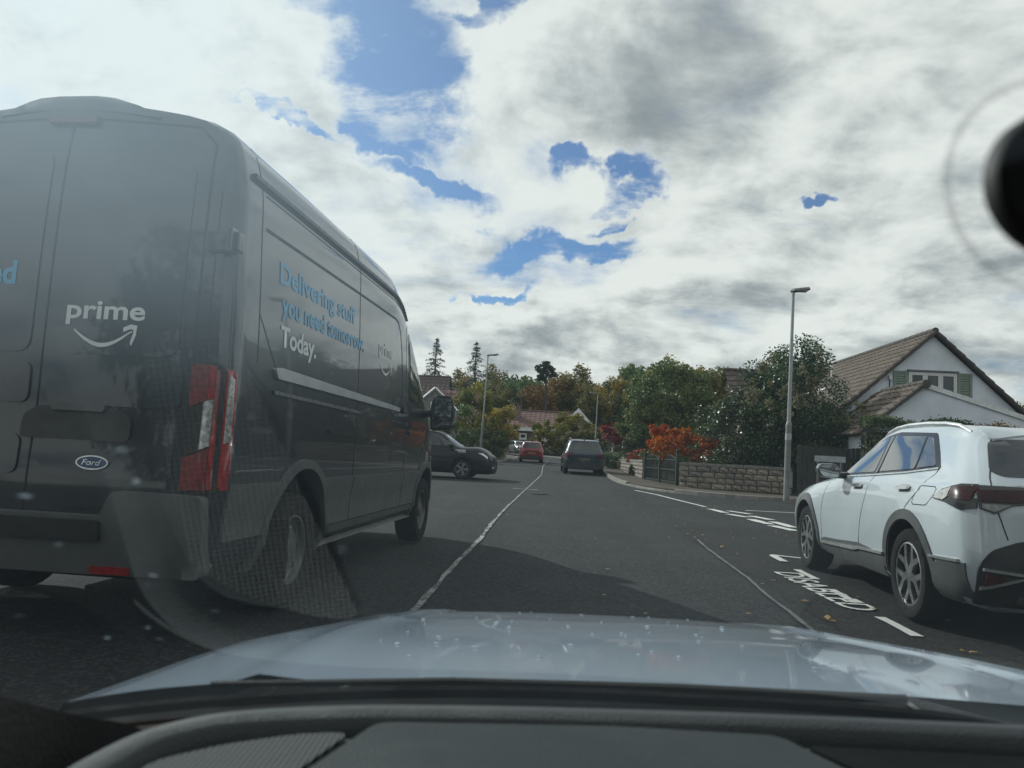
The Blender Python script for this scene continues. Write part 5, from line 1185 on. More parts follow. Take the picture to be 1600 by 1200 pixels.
# bungalow closing the street
Y = 92.0; c0, c1 = at(785, 641, Y+4.5), at(905, 646, Y+4.5); g = gz(Y)
HARL = wall_mat('brown_harling', (.16, .125, .115), bs=40); TILER = mat('red_brown_tile', (.125, .070, .062), .85, var=.2, scale=1.2, bump=.5, bscale=20)
zr = (c0.z+c1.z)/2
bg = simple_house('house', 'low bungalow with red brown roof across the end of the street', (c0.x-5.5, Y+4.5, zr), (c1.x-.5, Y+4.5, zr), 5.0, zr-at(830, 671, Y-.5).z, g, HARL, TILER, over=.5, rows=10)
f0, f1 = at(792, 668.5, Y-.6), at(872, 671.5, Y-.6)
MB().box(((f0.x+f1.x)/2, Y-.62, f0.z-.05), (f1.x-f0.x, .06, .42)).build('fascia', BARGE, bg)
for px0, px1, py0, py1, n in ((811, 823, 677, 686, 1), (846, 858, 674, 689, 2)):
    q0, q1 = at(px0, py1, Y-.2), at(px1, py0, Y-.2); window(bg, q0.x, q1.x, q0.z, q1.z, Y-.22, n, bar=.13)
p = at(806, 650, Y+2); ch = MB(); ch.box((p.x, Y+2.5, p.z+.1), (1.1, .8, 2.0)); ch.box((p.x, Y+2.5, p.z+1.15), (1.25, .95, .12)); ch.build('chimney', HARL, bg)
for dx in (-.25, .25): MB().tube([(p.x+dx, Y+2.5, p.z+1.2), (p.x+dx, Y+2.5, p.z+1.6)], .13, 8).build('chimney_pot', TILER, bg)
MB().tube([(p.x+.5, Y+2.5, p.z+1.2), (p.x+.5, Y+2.5, p.z+3.4)], .03, 5).build('aerial', LEAD, bg)
for dz in (2.6, 3.0, 3.3): MB().tube([(p.x-.1, Y+2.5, p.z+dz), (p.x+1.1, Y+2.5, p.z+dz)], .025, 5).build('aerial', LEAD, bg)
# front wing of the bungalow with white bargeboards
q = at(904, 639, Y-1.2); ql = at(894, 654, Y-1.2); hw = q.x-ql.x
wg = MB(); wg.prism([(q.x-2.6, g), (q.x+2.6, g), (q.x+2.6, q.z-2.9), (q.x, q.z-.1), (q.x-2.6, q.z-2.9)], lambda a_, c, d: (a_, d, c), Y-1.1, Y+4); wg.build('wing_wall', HARL, bg)
for s in (-1, 1):
    MB().add([(q.x, Y-1.4, q.z+.05), (q.x+s*3.0, Y-1.4, q.z-3.2), (q.x+s*3.0, Y+5, q.z-3.2), (q.x, Y+5, q.z+.05), (q.x, Y-1.4, q.z-.1), (q.x+s*3.0, Y-1.4, q.z-3.35), (q.x+s*3.0, Y+5, q.z-3.35), (q.x, Y+5, q.z-.1)], [(0, 1, 2, 3), (4, 5, 6, 7), (0, 1, 5, 4), (1, 2, 6, 5), (3, 2, 6, 7)]).build('roof', TILER, bg)
    MB().add([(q.x, Y-1.43, q.z+.10), (q.x+s*1.6, Y-1.43, q.z-1.62), (q.x+s*1.6, Y-1.43, q.z-2.15), (q.x, Y-1.43, q.z-.45), (q.x, Y-1.40, q.z+.10), (q.x+s*1.6, Y-1.40, q.z-1.62), (q.x+s*1.6, Y-1.40, q.z-2.15), (q.x, Y-1.40, q.z-.45)], [(0, 1, 2, 3), (4, 5, 6, 7), (0, 1, 5, 4), (2, 3, 7, 6), (1, 2, 6, 5)]).build('bargeboard', BARGE, bg)
# houses beyond the van
Y = 78.0; q = at(681, 604, Y); g = gz(Y); w = 3.3
lh = thing('house', 'grey gabled house with white bargeboards and red roof behind the van mirror', 'house')
GREYH = wall_mat('grey_harling', (.17, .165, .165), bs=40)
gable_wall(lh, 'gable_wall', [(q.x-w, g), (q.x+w, g), (q.x+w, q.z-3.0), (q.x, q.z-.1), (q.x-w, q.z-3.0)], Y, Y+.3, GREYH)
roof_slope(lh, (q.x-w-.3, Y-.2, q.z-3.3), (q.x-w-.3, Y+6, q.z-3.3), (q.x, Y-.2, q.z), (q.x, Y+6, q.z), TILER, rows=8, tile=.7); roof_slope(lh, (q.x+w+.3, Y-.2, q.z-3.3), (q.x+w+.3, Y+6, q.z-3.3), (q.x, Y-.2, q.z), (q.x, Y+6, q.z), TILER, rows=8, tile=.7)
for s in (-1, 1): MB().tube([(q.x, Y-.25, q.z-.12), (q.x+s*(w+.2), Y-.25, q.z-3.3)], .11, 4).build('bargeboard', BARGE, lh)
zr2 = q.z+.15
roof_slope(lh, (q.x-2, Y+2.0, zr2-3.6), (q.x+4.2, Y+2.0, zr2-3.6), (q.x-2, Y+6, zr2), (q.x+4.2, Y+6, zr2), TILER, rows=9, tile=.7); roof_slope(lh, (q.x-2, Y+10, zr2-3.6), (q.x+4.2, Y+10, zr2-3.6), (q.x-2, Y+6, zr2), (q.x+4.2, Y+6, zr2), TILER, rows=9, tile=.7)
MB().box((q.x+1.1, Y+6, (g+zr2-3.4)/2), (5.8, 7.2, zr2-3.4-g)).build('wall', GREYH, lh)
w0, w1 = at(672, 645, Y), at(680, 628, Y); window(lh, w0.x, w1.x, w0.z, w1.z, Y-.02, 1, bar=.12)
f0, f1 = at(712, 631, Y+1.8), at(724, 632, Y+1.8); MB().box((q.x+3.7, Y+1.9, zr2-3.55), (1.2, .08, .25)).build('fascia', BARGE, lh)
q = at(664, 588, 100); h4 = simple_house('house', 'dim grey house roof between the van and the conifers', (q.x-6, 100, q.z), (q.x+3.2, 100, q.z), 4, 3.6, gz(100), GREYH, TILED, rows=8)

# ================================================================== garden walls, gate, fence, lamps, sign
STONES = [mat('wall_stone_%d' % i, c, .92, var=.2, scale=5, bump=1.0, bscale=26, dirt=.55, dirtcol=(.05, .05, .042)) for i, c in enumerate(((.28, .245, .20), (.33, .29, .23), (.23, .20, .17), (.26, .21, .18), (.19, .175, .16)))]
MORTAR = mat('mortar', (.05, .046, .04), .95, var=.2, scale=8)
COPE = mat('coping_stone', (.15, .14, .125), .9, var=.2, scale=4, bump=.8, bscale=30, dirt=.5, dirtcol=(.05, .055, .04))
STONE_MESH = []
for i in range(10):
    bm = bmesh.new(); bmesh.ops.create_cube(bm, size=1.0)
    bmesh.ops.subdivide_edges(bm, edges=[e for e in bm.edges if abs(e.verts[0].co.y-e.verts[1].co.y) < .1], cuts=1, use_grid_fill=True)
    for v in bm.verts:
        edge = abs(v.co.x) > .4 or abs(v.co.z) > .4
        if v.co.y < -.4: v.co.y += (random.uniform(.10, .25) if edge else random.uniform(-.35, -.05)); 
        if v.co.y < 0 and edge: v.co.x *= random.uniform(.93, .99); v.co.z *= random.uniform(.90, .98)
    me = bpy.data.meshes.new('stone'); bm.to_mesh(me); bm.free(); me.materials.append(STONES[i % 5]); STONE_MESH.append(me)
def stone_wall(label, A, B, h, courses, thick=.30, mean=.36, cope=.10, base=.10):
    A, B = Vector((A[0], A[1])), Vector((B[0], B[1])); L = (B-A).length; d = (B-A)/L; rz = math.atan2(d.y, d.x); zg = min(gz(A.y), gz(B.y))+base
    t = thing('garden_wall', label, 'wall', (A.x, A.y, zg), rz)
    MB().box((L/2, thick/2, h/2-.05), (L-.02, thick-.09, h-.06+.1)).build('wall_core', MORTAR, t)
    ch = h/courses
    for c in range(courses):
        x = 0.0
        while x < L-.02:
            w = min(L-x, random.uniform(mean*.6, mean*1.45)); w = L-x if L-x-w < .12 else w
            for y, s in ((.03, 1), (thick-.03, -1)):
                o = link('stone', random.choice(STONE_MESH), t, (x+w/2, y, ch*(c+.5)-.0)); o.scale = ((w-.018)*1.0, .13*s, (ch-.016)); 
            x += w
    x = 0.0
    while x < L-.02:
        w = min(L-x, random.uniform(.5, .8)); w = L-x if L-x-w < .2 else w
        MB().box((x+w/2, thick/2, h+cope/2), (w-.012, thick+.08, cope-.004+random.uniform(-.012, .012)), 0, 0, .93).build('coping_stone', COPE, t, bevel=.012); x += w
    return t
stone_wall('rough stone garden wall running from the iron gate to the lamp post', (4.05, 26.30), (7.35, 24.90), .74, 4, mean=.33)
stone_wall('rough stone garden wall along the pavement just beyond the iron gate', (3.42, 44.0), (3.35, 31.2), .66, 4)
stone_wall('lower length of pale stone wall farthest along the same pavement', (3.55, 53.5), (3.62, 45.6), .62, 4)
stone_wall('low stone wall under the bushes behind the black car', (-8.5, 42.0), (-5.9, 52.0), .75, 4, mean=.6)
# wall of the bungalow garden
stone_wall('long low dark garden wall in front of the bungalow', tuple(at(846, 708, 84)[:2]), (11.5, 80.0), .75, 3, mean=.9)
# iron gate
IRON = mat('green_iron', (.012, .022, .017), .5, var=.2)
def build_gate():
    A, B = Vector((4.02, 26.55)), Vector((3.40, 30.9)); L = (B-A).length; d = (B-A)/L; z0 = gz(28)+.10
    t = thing('iron_gate', 'dark green iron double gate between the stone garden walls', 'gate', (A.x, A.y, z0), math.atan2(d.y, d.x))
    for x in (.05, L/2, L-.05):
        MB().box((x, 0, .56), (.10, .10, 1.12)).build('gate_post', IRON, t)
        MB().lathe([(.001, -.06), (.04, -.05), (.06, 0), (.04, .05), (.001, .06)], (x, 0, 1.18), 'z', 10).build('finial', IRON, t, smooth=50)
    for s in range(2):
        a, b = .12+s*(L/2), L/2-.08+s*(L/2)
        for z in (.10, .52, .86): MB().box(((a+b)/2, 0, z), (b-a, .03, .04)).build('gate_rail', IRON, t)
        n = 15
        for k in range(n):
            x = a+(b-a)*(k+.5)/n; u_ = abs((k+.5)/n-.5)*2; top = .98 - .12*u_*u_ if True else .9
            MB().box((x, 0, top/2+.03), (.022, .022, top-.06)).build('gate_bar', IRON, t)
        pts = [(a+(b-a)*i/12, 0, .88+.14*math.sin(PI*i/12)) for i in range(13)]; MB().tube(pts, .016, 6).build('gate_arch', IRON, t)
        for cx in (a+(b-a)*.3, a+(b-a)*.7): MB().tube([(cx+.09*math.cos(a2)*(1-a2/9), 0, .70+.09*math.sin(a2)*(1-a2/9)) for a2 in np.linspace(0, 6.5, 16)], .010, 5).build('gate_scroll', IRON, t)
build_gate()
# dark board fence beside the holly
FENCE = mat('dark_fence_board', (.030, .033, .034), .85, var=.25, scale=5, bump=.5, bscale=40)
def build_fence():
    A, B = Vector((7.45, 24.75)), Vector((11.8, 24.3)); L = (B-A).length; d = (B-A)/L; z0 = gz(24.5)+.09
    t = thing('board_fence', 'dark upright board fence between the lamp post and the white SUV', 'fence', (A.x, A.y, z0), math.atan2(d.y, d.x))
    x = 0; h = 1.55
    while x < L:
        w = random.uniform(.135, .15); MB().box((x+w/2, random.uniform(-.006, .006), h/2+random.uniform(-.015, .015)), (w-.012, .022, h)).build('board', FENCE, t); x += w
    for z in (.35, 1.2): MB().box((L/2, .04, z), (L, .045, .08)).build('fence_rail', FENCE, t)
    for k in range(3): MB().box((.1+k*(L-.2)/2, .10, .8), (.1, .1, 1.6)).build('fence_post', FENCE, t)
build_fence()
# street-name plate on two short posts
p = at(1298, 717.5, 22.9); q = at(1278, 716, 22.9)
sg = thing('street_sign', 'plain pale street name plate in front of the dark fence', 'sign', (p.x, 22.95, 0), R(-3))
MB().box((0, 0, p.z), (.86, .02, .17)).build('sign_plate', mat('sign_plate_grey', (.34, .37, .38), .4), sg, bevel=.006)
for i in range(2):
    MB().box((-.32+.64*i, .03, p.z/2+.06), (.06, .05, p.z)).build('sign_post', mat('sign_post_grey', (.10, .10, .10), .6), sg)
# lamps
GALV = mat('galvanised_steel', (.30, .315, .32), .5, metal=.55, var=.12, scale=3, dirt=.3, dirtcol=(.14, .14, .13)); GALVD = mat('lamp_column_base', (.20, .205, .20), .6, metal=.3, var=.15, scale=3, dirt=.4, dirtcol=(.09, .09, .08))
LED = mat('lamp_diffuser', (.5, .52, .52), .3)
def lamp(label, base, top, head_dx, k=1.0, sticker=False, r=.075):
    b, tp = Vector(base), Vector(top); t = thing('street_lamp', label, 'street lamp', base, 0, 'grey column street lamps'); v = tp-b
    s = .36
    MB().tube([(0, 0, -.05), v*s*.98, v*s, v*(s+.012)], [r, r*.98, r*.98, r*.66], 14).build('column_base', GALVD, t, smooth=40)
    MB().tube([v*(s+.005), v*.98, v], [r*.66, r*.50, r*.46], 12).build('column', GALV, t, smooth=40)
    if sticker: MB().lathe([(r*1.03, -.09), (r*1.03, .09)], tuple(v*.30), 'z', 14).build('number_band', mat('band', (.34, .35, .34), .6), t, smooth=40)
    MB().box((v.x, v.y-r*.9, .55), (.10, .03, .45)).build('access_door', GALVD, t)
    h = head_dx*k; c = v + Vector((0, 0, .03))
    MB().tube([v-Vector((0, 0, .06)), v+Vector((0, 0, .06))], .045*k, 10).build('spigot', GALV, t)
    prof = [(-.10*h, -.05), (-.02*h, -.12), (.30*h, -.14), (.62*h, -.10), (.66*h, .0), (.62*h, .10), (.30*h, .14), (-.02*h, .12), (-.10*h, .05)] if h > 0 else [(.10*-h*-1 if False else -.10*h, .05), (-.02*h, .12), (.30*h, .14), (.62*h, .10), (.66*h, .0), (.62*h, -.10), (.30*h, -.14), (-.02*h, -.12), (-.10*h, -.05)]
    m = MB(); n = len(prof)
    m.add([(c.x+x, c.y+y*1.3, c.z+.04+abs(x)*.16) for x, y in prof] + [(c.x+x*.92, c.y+y*1.1, c.z+.11*k+abs(x)*.16) for x, y in prof], [tuple(range(n)), tuple(range(2*n-1, n-1, -1))] + [(i, (i+1) % n, n+(i+1) % n, n+i) for i in range(n)])
    m.build('lamp_head', GALVD, t, bevel=.01)
    MB().box((c.x+.34*h, c.y, c.z+.028+abs(.34*h)*.16), (abs(.36*h), .20, .02)).build('lamp_lens', LED, t)
    return t
b = on_ground(1228.5, 780, .1); tp = at(1239.5, 460, b.y); lamp('street lamp in front of the dark holly tree, banded column', (b.x, b.y, b.z), (tp.x, tp.y, tp.z), .72, 1.0, True, .085)
Y = 50; bb_ = at(749.5, 722, Y); tp = at(762.5, 558, Y); lamp('street lamp above the yellow green bush behind the black car', (bb_.x, Y, gz(Y)+.08), (tp.x, Y, tp.z), 1.1, 1.0)
Y = 70; bb_ = at(928.5, 715, Y); tp = at(934, 617, Y); lamp('street lamp rising behind the slate blue SUV', (bb_.x, Y, gz(Y)+.08), (tp.x, Y, tp.z), -1.1)
Y = 98; bb_ = at(709, 690, Y); tp = at(713, 609, Y); lamp('smallest street lamp, beside the van mirror', (bb_.x, Y, gz(Y)+.08), (tp.x, Y, tp.z), -1.1)
# ================================================================== trees, shrubs, hedges
def leaf_mat(name, cols, rough=.5, spec=.4, transl=.25):
    m = bpy.data.materials.new(name); m.use_nodes = True; t = NT(m.node_tree)
    at_ = t.new('ShaderNodeAttribute', attribute_name='rnd'); oi = t.new('ShaderNodeObjectInfo')
    cr = t.new('ShaderNodeValToRGB', ins={0: at_.outputs['Fac']}); cr.color_ramp.interpolation = 'LINEAR'
    e = cr.color_ramp.elements; n = len(cols)
    for i in range(n-2): e.new(.5)
    for i, c in enumerate(cols): e[i].position = i/(n-1); e[i].color = (*c, 1)
    hs = t.new('ShaderNodeHueSaturation', ins={'Hue': t.math('MULTIPLY_ADD', oi.outputs['Random'], .05, .475), 'Saturation': 1.12, 'Value': t.math('MULTIPLY_ADD', oi.outputs['Random'], .5, .75), 'Color': cr.outputs[0]})
    p = t.new('ShaderNodeBsdfPrincipled', ins={'Base Color': hs.outputs[0], 'Roughness': rough, 'Specular IOR Level': spec})
    tr = t.new('ShaderNodeBsdfTranslucent', ins={'Color': hs.outputs[0]})
    mx = t.new('ShaderNodeMixShader', ins={0: transl, 1: p.outputs[0], 2: tr.outputs[0]})
    t.new('ShaderNodeOutputMaterial', ins={0: mx.outputs[0]}); return m
BARK = mat('bark', (.060, .050, .040), .95, var=.3, scale=6, bump=1.0, bscale=25); BIRCH = mat('pale_bark', (.30, .29, .27), .85, var=.35, scale=5)
def leaf_mesh(name, pts, rnd, size, m, aspect=.62, seed=0, droop=0.0, shared=None):
    """one quad (folded leaf) per point"""
    r = np.random.default_rng(seed); n = len(pts)
    d = r.normal(size=(n, 3)); d[:, 2] = d[:, 2]*.7 - droop; d /= np.linalg.norm(d, axis=1)[:, None]
    u = r.normal(size=(n, 3)); u -= (u*d).sum(1)[:, None]*d; u /= np.linalg.norm(u, axis=1)[:, None]
    nn = np.cross(d, u); s = size*r.uniform(.6, 1.35, n)[:, None]
    V = np.empty((n, 4, 3)); V[:, 0] = pts-d*s*.5; V[:, 1] = pts+u*s*aspect*.5+nn*s*.08; V[:, 2] = pts+d*s*.5; V[:, 3] = pts-u*s*aspect*.5+nn*s*.08
    me = bpy.data.meshes.new(name); me.vertices.add(4*n); me.vertices.foreach_set('co', V.reshape(-1)); me.loops.add(4*n); me.loops.foreach_set('vertex_index', np.arange(4*n, dtype=np.int32))
    me.polygons.add(n); me.polygons.foreach_set('loop_start', np.arange(0, 4*n, 4, dtype=np.int32))
    a = me.attributes.new('rnd', 'FLOAT', 'POINT'); a.data.foreach_set('value', np.repeat(np.clip(rnd, 0, 1), 4).astype(np.float32))
    me.materials.append(m); me.update(); me.validate(); return me
def crown_points(n, radii, clumps, seed, cr=.30, base=-.75, flat=1.0, shell=.55, taper=0.0):
    r = np.random.default_rng(seed); C = []
    while len(C) < clumps:
        p = r.uniform(-1, 1, 3); l = np.linalg.norm(p)
        if l > 1 or l < shell*r.uniform(.3, 1.0) or p[2] < base: continue
        k = 1 - taper*max(0, (p[2]+1)/2); C.append((p[0]*k, p[1]*k, p[2]))
    C = np.array(C); rad = r.uniform(.6, 1.3, clumps)*cr; w = rad**2; idx = r.choice(clumps, n, p=w/w.sum())
    q = r.normal(size=(n, 3)); q /= np.linalg.norm(q, axis=1)[:, None]; q *= (r.uniform(0, 1, n)**.45)[:, None]
    pts = C[idx] + q*rad[idx][:, None]*np.array([1, 1, .85]); tone = r.normal(.5, .17, clumps)[idx] + r.normal(0, .13, n)
    return pts*np.array(radii), tone
def tree(name, label, base, radii, cz, n, leaf, m, seed, clumps=40, trunk=.16, bark=None, cr=.30, basecut=-.75, droop=0.0, aspect=.62, taper=0.0, cat='tree', group=None, limbs=7, shell=.55, tall=None):
    """base: point on the ground; crown centre cz above it"""
    t = thing(name, label, cat, base, 0, group); pts, tone = crown_points(n, radii, clumps, seed, cr, basecut, shell=shell, taper=taper)
    me = leaf_mesh('crown', pts+np.array([0, 0, cz]), tone, leaf, m, aspect, seed, droop); link('crown', me, t)
    r = random.Random(seed); tr = MB(); top = cz+radii[2]*.35
    tr.tube([(0, 0, -.1), (r.uniform(-.05, .05), 0, top*.4), (r.uniform(-.15, .15), r.uniform(-.1, .1), top)], [trunk*1.25, trunk, trunk*.35], 8); tr.build('trunk', bark or BARK, t, smooth=50)
    for k in range(limbs):
        a = r.uniform(0, 6.28); z0 = r.uniform(.3, .75)*top; e = (math.cos(a)*radii[0]*r.uniform(.45, .85), math.sin(a)*radii[1]*r.uniform(.45, .85), min(cz+radii[2]*.6, z0+radii[2]*r.uniform(.3, .8)))
        MB().tube([(0, 0, z0), (e[0]*.5, e[1]*.5, z0+(e[2]-z0)*.62), e], [trunk*.5, trunk*.32, trunk*.1], 6).build('branch', bark or BARK, t, smooth=50)
    return t
def gp(px, Y, dz=.0): p = at(px, 700, Y); return (p.x, Y, gz(Y)+.06+dz)
HOLLY = leaf_mat('holly_leaf', [(0.018, 0.037, 0.018), (0.031, 0.062, 0.024), (0.051, 0.089, 0.034), (0.094, 0.128, 0.059)], .38, .6, .18)
CREAM = leaf_mat('cream_flower', [(0.105, 0.098, 0.053), (0.195, 0.188, 0.112), (0.270, 0.262, 0.180)], .8, .2, .3)
GREEN = leaf_mat('green_leaf', [(0.048, 0.079, 0.032), (0.079, 0.128, 0.048), (0.135, 0.182, 0.069), (0.228, 0.228, 0.093)], .5, .4, .35)
OLIVE = leaf_mat('olive_leaf', [(0.081, 0.094, 0.041), (0.131, 0.139, 0.057), (0.190, 0.180, 0.075), (0.275, 0.217, 0.086)], .6, .3, .38)
OCHRE = leaf_mat('ochre_leaf', [(0.119, 0.091, 0.037), (0.196, 0.144, 0.053), (0.261, 0.184, 0.068), (0.341, 0.235, 0.091)], .6, .3, .38)
DARKG = leaf_mat('dark_green_leaf', [(0.037, 0.057, 0.033), (0.062, 0.090, 0.044), (0.095, 0.125, 0.057), (0.131, 0.158, 0.073)], .6, .3, .3)
YELG = leaf_mat('yellow_green_leaf', [(0.076, 0.092, 0.024), (0.143, 0.160, 0.036), (0.235, 0.235, 0.050), (0.336, 0.302, 0.076)], .5, .4, .3)
ORANGE = leaf_mat('orange_leaf', [(.10, .018, .014), (.25, .040, .022), (.36, .075, .036), (.22, .12, .045)], .5, .4, .35)
REDL = leaf_mat('dull_red_leaf', [(0.142, 0.051, 0.040), (0.263, 0.077, 0.056), (0.363, 0.121, 0.081), (0.242, 0.161, 0.081)], .55, .3, .3)
SILVER = leaf_mat('variegated_leaf', [(0.048, 0.066, 0.036), (0.108, 0.120, 0.072), (0.240, 0.252, 0.180), (0.360, 0.360, 0.288)], .5, .4, .25)
CONIF = leaf_mat('conifer_needle', [(0.028, 0.046, 0.030), (0.046, 0.069, 0.042), (0.069, 0.098, 0.055)], .6, .3, .1)

# dark holly beside the lamp, with cream flowering climber through it
hy = 27.6; b = gp(1238, hy)
H = tree('holly_tree', 'big dark glossy evergreen tree behind the stone wall and nearest street lamp', b, (2.5, 2.1, 2.75), 2.75, 34000, .10, HOLLY, 3, clumps=130, trunk=.17, cr=.20, basecut=-.98, shell=.6, taper=.42)
pts, tone = crown_points(1500, (1.0, .35, 1.3), 26, 5, .2); link('blossom', leaf_mesh('blossom', pts+np.array([-1.0, -1.75, 3.3]), tone, .085, CREAM, .8, 5), H)
pts, tone = crown_points(500, (.5, .4, .8), 12, 6, .25); link('blossom', leaf_mesh('blossom', pts+np.array([1.75, -1.3, 2.5]), tone, .08, CREAM, .8, 6), H)
pts, tone = crown_points(450, (.4, .3, 1.1), 12, 8, .25); link('blossom', leaf_mesh('blossom', pts+np.array([.15, -2.0, 3.7]), tone, .08, CREAM, .8, 8), H)
tree('laurel_bush', 'glossy dark bush spilling over the stone wall under the holly', gp(1158, 27.6), (1.65, 1.2, 1.7), 1.75, 12000, .11, HOLLY, 13, clumps=40, trunk=.07, cr=.28, basecut=-.95, cat='bush', shell=.6)
tree('laurel_bush', 'dark bush in front of the white house wing beside the fence', gp(1330, 26.2), (1.9, 1.1, 1.35), 1.3, 10000, .10, DARKG, 14, clumps=36, trunk=.07, cr=.28, basecut=-.95, cat='bush', shell=.6)
# broad green tree further on
tree('garden_tree', 'broad green garden tree behind the iron gate', gp(1052, 41), (2.95, 2.6, 2.65), 3.15, 20000, .17, GREEN, 21, clumps=60, trunk=.18, cr=.24, basecut=-.95, shell=.65)
tree('garden_tree', 'smaller green tree with russet top beside the pale gable end', gp(1108, 47), (2.3, 2.0, 2.6), 4.0, 12000, .17, OLIVE, 22, clumps=44, trunk=.15, cr=.26, basecut=-.95)
tree('garden_tree', 'yellowish green tree filling the gap beneath the pale gable end', gp(1112, 36.5), (1.35, 1.2, 1.5), 1.9, 7000, .13, GREEN, 24, clumps=30, trunk=.08, cr=.3, basecut=-.95)
# wayward shoots above the green tree
# orange shrub with hanging leaves by the wall
tree('autumn_shrub', 'bright orange red shrub with hanging leaves above the stone wall', gp(1075, 28.6), (1.35, .8, .72), 1.35, 3000, .16, ORANGE, 31, clumps=55, trunk=.04, cr=.20, basecut=-.8, droop=1.1, aspect=.36, cat='shrub', limbs=9)
tree('autumn_shrub', 'orange red spray of leaves above the iron gate', gp(1035, 30.2), (.75, .5, .55), 1.65, 1400, .15, ORANGE, 32, clumps=20, trunk=.03, cr=.32, droop=1.1, aspect=.36, cat='shrub', limbs=6)
tree('garden_shrub', 'low green shrub just behind the iron gate', gp(1043, 31.5), (1.0, .7, .65), .8, 3500, .09, GREEN, 33, clumps=22, trunk=.03, cr=.33, basecut=-.95, cat='shrub')
tree('small_tree', 'small dull red tree with pale forked trunk beyond the slate blue SUV', gp(958, 46), (1.05, .95, .78), 2.05, 3600, .13, REDL, 34, clumps=26, trunk=.055, bark=BIRCH, cr=.30, droop=.4, limbs=8)
tree('garden_shrub', 'pale variegated shrub behind the far stone wall', gp(988, 43), (.85, .7, 1.0), 1.1, 3800, .11, SILVER, 35, clumps=22, trunk=.04, cr=.33, basecut=-.95, cat='shrub')
tree('garden_shrub', 'small dusky pink shrub over the far stone wall', gp(1003, 37.5), (.8, .5, .38), .85, 1800, .10, REDL, 36, clumps=16, trunk=.03, cr=.35, cat='shrub')
tree('garden_shrub', 'low dark shrub at the foot of the small red tree', gp(965, 44.5), (1.1, .8, .6), .55, 3000, .11, DARKG, 37, clumps=18, trunk=.03, cr=.36, basecut=-.9, cat='shrub')
tree('garden_shrub', 'little dark clump growing on the pavement against the wall', (3.22, 34.6, gz(34.6)+.1), (.16, .14, .26), .26, 700, .06, DARKG, 38, clumps=8, trunk=.015, cr=.5, cat='shrub', limbs=2)
# left of the street
tree('garden_tree', 'yellow green bush tree behind the black car and lamp post', gp(737, 54), (1.75, 1.5, 2.15), 2.9, 11000, .15, YELG, 41, clumps=40, trunk=.10, cr=.27, basecut=-.95, taper=.25)
tree('garden_tree', 'brownish bush tree right behind the taller lamp post', gp(773, 57), (1.75, 1.5, 1.75), 2.3, 9000, .15, OCHRE, 42, clumps=36, trunk=.10, cr=.28, basecut=-.95)
tree('garden_tree', 'dark bush beneath the yellow green tree', gp(752, 51.5), (1.9, 1.0, 1.1), 1.15, 7000, .13, DARKG, 43, clumps=30, trunk=.06, cr=.3, basecut=-.95, cat='bush')
tree('garden_tree', 'dark leafy bush behind the van mirror', gp(712, 47), (1.2, 1.0, 1.6), 1.8, 6000, .13, GREEN, 44, clumps=26, trunk=.06, cr=.3, basecut=-.95, cat='bush')
tree('garden_shrub', 'tall yellow green shrub in front of the bungalow', gp(882, 82.5), (2.9, 1.6, 2.1), 2.5, 9000, .20, YELG, 45, clumps=36, trunk=.08, cr=.27, basecut=-.95, cat='shrub')
tree('garden_shrub', 'thin pale shrub across the bungalow wall', gp(842, 84), (1.0, .9, 1.9), 2.3, 2600, .20, YELG, 46, clumps=18, trunk=.06, cr=.3, cat='shrub')
tree('garden_shrub', 'round green shrub at the corner of the bungalow', gp(912, 80), (2.0, 1.5, 1.7), 1.8, 7000, .20, OLIVE, 47, clumps=28, trunk=.07, cr=.28, basecut=-.95, cat='shrub')
tree('garden_shrub', 'low clipped shrub on the bungalow lawn', gp(862, 83), (.9, .7, .5), .5, 1600, .16, SILVER, 48, clumps=12, trunk=.03, cr=.4, cat='shrub')
# right-hand edge
tree('garden_tree', 'orange brown tree peeping past the end of the white house roof', gp(1592, 40), (2.6, 2.0, 1.9), 2.4, 8000, .16, OCHRE, 51, clumps=34, trunk=.12, cr=.28, basecut=-.9)
tree('garden_tree', 'green tree top rising behind the white house roof', gp(1562, 46), (2.0, 1.8, 2.1), 3.4, 7000, .16, GREEN, 52, clumps=30, trunk=.12, cr=.28, basecut=-.9)
def hedge(label, A, B, h, w, n, leaf, m, seed, z0=.05):
    A, B = Vector(A), Vector(B); L = (B-A).length; d = (B-A)/L; t = thing('hedge', label, 'hedge', (A.x, A.y, gz(A.y)+z0), math.atan2(d.y, d.x)); r = np.random.default_rng(seed)
    p = r.uniform(0, 1, (n, 3)); f = r.integers(0, 3, n)
    x = p[:, 0]*L; y = (p[:, 1]-.5)*w; z = p[:, 2]*h
    y[f == 0] = -w/2 + r.normal(0, .05, (f == 0).sum()); z[f == 1] = h + r.normal(0, .07, (f == 1).sum()) + .08*np.sin(x[f == 1]*3.1)
    me = leaf_mesh('foliage', np.stack([x, y, z], 1), r.normal(.5, .2, n) + .15*np.sin(x*2.0), leaf, m, .6, seed); link('foliage', me, t)
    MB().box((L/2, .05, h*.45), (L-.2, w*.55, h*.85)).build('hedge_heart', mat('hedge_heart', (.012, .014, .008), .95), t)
    return t
hedge('orange tinged hedge showing over the white SUV tailgate', (at(1535, 680, 19).x, 19.4), (at(1535, 680, 19).x+6, 19.0) if False else (at(1535, 680, 19).x+6.0, 19.4), at(1560, 664, 19.4).z-gz(19), .8, 7000, .075, OCHRE, 61) if False else None
hp0 = at(1538, 668, 23.4); hedge('orange tinged clipped hedge against the white house wing', (hp0.x, 23.7), (hp0.x+6.0, 23.7), hp0.z-gz(23.7)-.1, .7, 9000, .085, OCHRE, 61)
